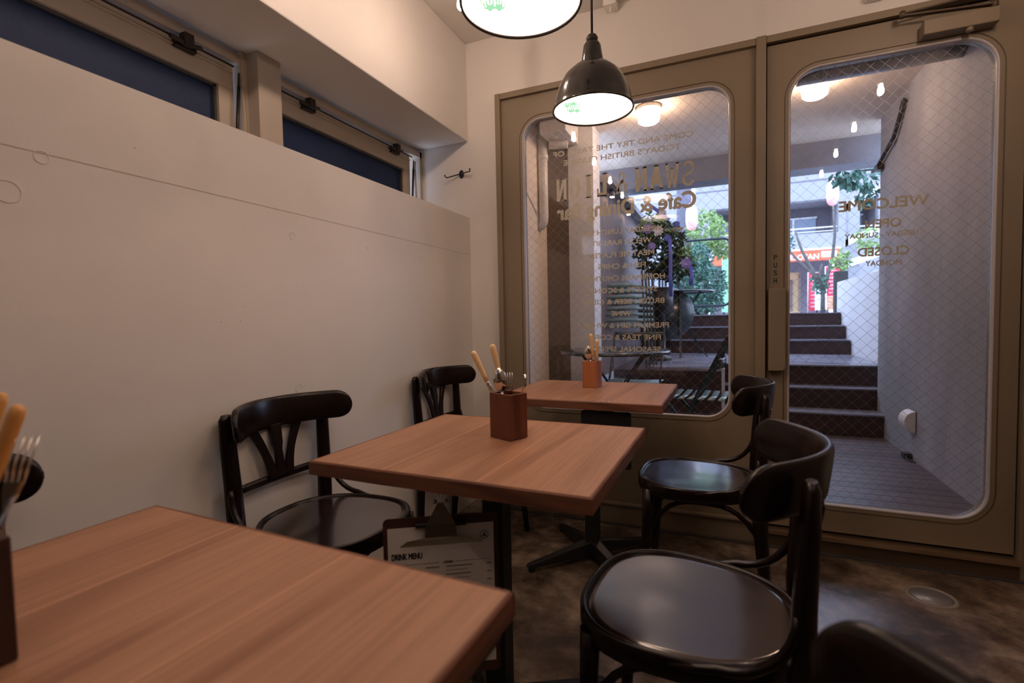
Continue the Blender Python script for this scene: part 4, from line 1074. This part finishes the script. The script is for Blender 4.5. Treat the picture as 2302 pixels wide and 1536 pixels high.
def lantern(x, y, z, s, label):
    t = thing('paper_lantern', (x, y, z), 0, label, 'lantern', 'glowing paper lanterns over the street')
    prof = []
    for i in range(25):
        v = -1+2*i/24; prof.append((s*(.42*math.sqrt(max(.0, 1-abs(v)**3.2))+.002+.010*(i % 2)), v*s))
    b = MB(); b.lathe(prof[8:], 24); b.build('body', M['lantern'], t)
    b = MB(); b.lathe(prof[:9], 24); b.build('lower_band', M['lantern_red'], t)
    b = MB(); b.lathe([(0, 0), (.2*s, 0), (.2*s, .06*s), (0, .06*s)], 16, c=(0, 0, s)); b.tube([(0, 0, s), (0, 0, s+.9)], .004, 6); b.build('cap', M['lantern_red'], t)
lantern(.90, 5.2, 2.46, .19, 'glowing paper lantern in front of the utility pole')
lantern(2.66, 5.3, 2.63, .17, 'glowing paper lantern seen through the door glass')
# overhead street cable that carries the lanterns
b = MB(); b.tube([(-2, 5.25, 3.80), (.9, 5.2, 3.565), (2.66, 5.3, 3.72), (6, 5.3, 3.9)], .006, 6); tag(b.build('lantern_cable', M['pot']), 'dark cable strung over the street carrying the lanterns', 'cable')

# building across the street
bd = thing('apartment_building', (0, 13, 0), 0, 'pale grey apartment building across the street with balconies and a shop', 'building')
b = MB()
X0, X1, ZT_ = -6.0, 5.2, 8.5
# wall with recesses: built of slabs around the balcony openings
recs = [(.97, 1.95, 3.17, 4.07), (2.55, 4.13, 3.19, 4.06), (4.47, 5.0, 3.14, 4.03)]
xs = [X0]+[v for r in recs for v in r[:2]]+[X1]
b.box((X0, 0, 4.07), (X1, .3, ZT_)); b.box((X0, 0, 2.71), (X1, .3, 3.18))
for i in range(0, len(xs)-1, 2): b.box((xs[i], 0, 3.18), (xs[i+1], .3, 4.07))
b.box((X0, 0, 1.04), (.95, .3, 2.71)); b.box((4.12, 0, 1.04), (X1, .3, 2.71))
b.build('wall', M['facade'], bd)
b = MB(); b.box((X0, -.015, 4.575), (X1, 0, 4.60)); b.box((X0, -.015, 5.9), (X1, 0, 5.92)); b.build('string_course', M['facade_dark'], bd)
for i, (x0, x1, z0, z1) in enumerate(recs):
    boxo('balcony_recess', (x0-.02, 1.2, z0-.1), (x1+.02, 1.25, z1+.1), M['facade_dark'], bd)
    b = MB(); b.box((x0, .3, z1), (x1, 1.25, z1+.05)); b.box((x0-.03, .3, z0-.02), (x0, 1.25, z1)); b.box((x1, .3, z0-.02), (x1+.03, 1.25, z1)); b.build('recess_lining', M['facade_dark'], bd)
    wf_ = MB(); wa, wb_ = x0+(x1-x0)*.06, x1-(x1-x0)*.22; wf_.box((wa, 1.14, z0-.05), (wb_, 1.19, z1-.27)); pw = wf_.build('window', M['win_blue'], bd)
    b = MB(); b.box((wa-.03, 1.12, z1-.29), (wb_+.03, 1.16, z1-.25)); mid = (wa+wb_)/2; b.box((mid-.025, 1.11, z0-.05), (mid+.025, 1.14, z1-.27)); b.build('window_frame', M['sign_white'], pw)
    b = MB(); b.tube([(x0, .05, z0+.14), (x1, .05, z0+.14)], .018, 8); b.tube([(x0, .05, z0+.04), (x1, .05, z0+.04)], .012, 8); b.build('railing', M['sign_white'], bd)
# shop front
b = MB(); b.box((.95, 1.1, 1.04), (4.12, 1.15, 2.71)); b.build('shop_recess', M['facade_dark'], bd)
b = MB(); b.box((2.6, .6, 1.06), (3.34, .66, 2.20)); dr = b.build('shop_door', M['shopwood'], bd)
for x in (3.06, 3.12, 3.30):
    b = MB(); b.box((x, .56, 1.1), (x+.025, .60, 2.0 if x < 3.2 else 2.2)); b.build('door_bar', M['facade_dark'], dr)
sg = MB(); sg.box((1.05, -.28, 2.44), (4.11, -.02, 2.70)); s_ = sg.build('sign_board', M['sign_red'], bd)
boxo('sign_cap', (1.05, -.30, 2.70), (4.13, 0, 2.75), M['sign_white'], s_)
text_mesh('lettering', 'FUDOSAN', .145, .86, M['sign_white'], s_, T_in(3.22, 2.54, -.285), bold=.03)
boxo('sign_panel', (3.70, -.29, 2.50), (4.06, -.281, 2.66), M['sign_white'], s_)
for (x, z, h) in ((3.72, 2.62, .012), (3.72, 2.58, .012), (3.72, 2.54, .012)): boxo('print_line', (x, -.293, z), (x+.30, -.2905, z+h), M['sign_red'], s_)

def banner(x, z0, z1, y, w_, mat, label, rows, ink):
    t = thing('banner', (x, y, 0), 0, label, 'banner')
    b = MB(); b.tube([(-w_/2-.02, 0, 1.04), (-w_/2-.02, 0, z1+.02)], .010, 8); b.tube([(-w_/2-.02, 0, z1+.01), (w_/2, 0, z1+.01)], .008, 8); b.build('pole', M['sign_white'], t)
    b = MB(); b.box((-w_/2, -.004, z0), (w_/2, .004, z1)); f_ = b.build('cloth', M[mat], t)
    b = MB(); r = random.Random(int(x*100))
    for k in range(rows):
        zz = z1-.06-(z1-z0-.1)*k/rows
        b.box((-w_*.30, -.007, zz-.045), (w_*.30, -.0045, zz-.036)); b.box((-w_*.05, -.007, zz-.05), (w_*.05, -.0045, zz)); b.box((-w_*.3, -.007, zz-.02), (w_*r.uniform(.0, .3), -.0045, zz-.012))
    b.build('print', M[ink], f_)
banner(3.50, 1.10, 2.08, 12.4, .24, 'banner', 'red banner flag left of the white notice board', 9, 'sign_white')
banner(3.93, 1.45, 2.22, 12.5, .30, 'banner', 'red and orange banner flag behind the forked tree', 7, 'sign_white')
banner(3.84, 1.12, 1.45, 12.42, .20, 'banner_o', 'short orange banner beside the white notice board', 3, 'sign_white')
t = thing('notice_board', (3.62, 12.2, 1.04), 0, 'white standing notice board between the banners', 'sign')
b = MB(); b.box((-.13, -.02, .06), (.13, .02, .82)); b.build('board', M['sign_white'], t, bevel=.02)
b = MB(); b.box((-.08, -.024, .34), (.06, -.021, .36)); b.box((-.05, -.024, .55), (.05, -.021, .70)); b.box((-.11, -.024, .74), (.11, -.021, .80)); b.build('print', M['win_blue'], t)
b = MB(); b.box((-.10, -.03, 0), (-.07, .03, .08)); b.box((.07, -.03, 0), (.10, .03, .08)); b.build('foot', M['pot'], t)
t = thing('globe_lamp', (4.32, 12.75, 2.20), 0, 'round white lit globe on the wall right of the shop', 'lamp')
b = MB(); b.lathe([(0, -.11), (.07, -.085), (.11, -.02), (.11, .02), (.07, .085), (0, .11)], 24); b.build('globe', emat('globe_glow', (1, .95, .9), 3), t)
b = MB(); b.tube([(0, .08, 0), (0, .245, 0)], .02, 8); b.build('bracket', M['pot'], t)
# green and white shop banners seen beyond the railing
t = thing('poster_stand', (1.62, 9.5, 1.04), 0, 'green and white poster board beyond the railing', 'sign')
b = MB(); b.box((-.32, -.02, .05), (.30, .02, 1.25)); b.build('board', M['sign_white'], t)
b = MB(); b.box((-.32, -.024, .05), (-.14, -.0205, 1.25)); 
for z_ in (.35, .9): b.lathe([(0, 0), (.14, 0)], 20, mat=Matrix.Translation((-.10, -.026, z_)) @ Matrix.Rotation(PI/2, 4, 'X'))
b.build('print', pmat('mint_print', (.30, .62, .38), .6), t)
b = MB(); b.box((-.3, -.05, 0), (-.26, .05, .06)); b.box((.24, -.05, 0), (.28, .05, .06)); b.build('foot', M['pot'], t)
# neighbouring building on the right with sloping stair flights
nb = thing('stair_building', (3.55, 8.8, 0), 0, 'pale building corner with sloping stair flights above the parapet', 'building')
b = MB(); b.box((-.02, 0, 1.04), (.16, .25, 3.15)); b.box((.9, .6, 1.04), (1.4, .9, 3.9)); b.build('column', M['facade'], nb)
for k, (z0, z1) in enumerate(((3.10, 3.65), (2.42, 2.85), (2.0, 2.35), (1.62, 1.95))):
    b = MB(); b.sweep([[(-.02, -.02, z0-.10), (-.02, .3, z0-.10), (-.02, .3, z0+.04), (-.02, -.02, z0+.04)], [(.95, -.02, z1-.10), (.95, .3, z1-.10), (.95, .3, z1+.04), (.95, -.02, z1+.04)]], smooth=False); b.build('stair_flight', M['white_render'], nb)
tree('potted_shrub', 3.30, 8.2, 1.04, [((0, 0, .95), .14, .16, 180), ((.5, 0, 1.3), .3, .22, 200)], [[(0, 0, .55), (0, 0, .9)]], 'leaf_light', .10, 'small pale shrub in a dark pot above the parapet', .02)
boxo('pot', (-.1, -.1, 0), (.1, .1, .75), M['pot'], bpy.data.objects['potted_shrub'], .01)
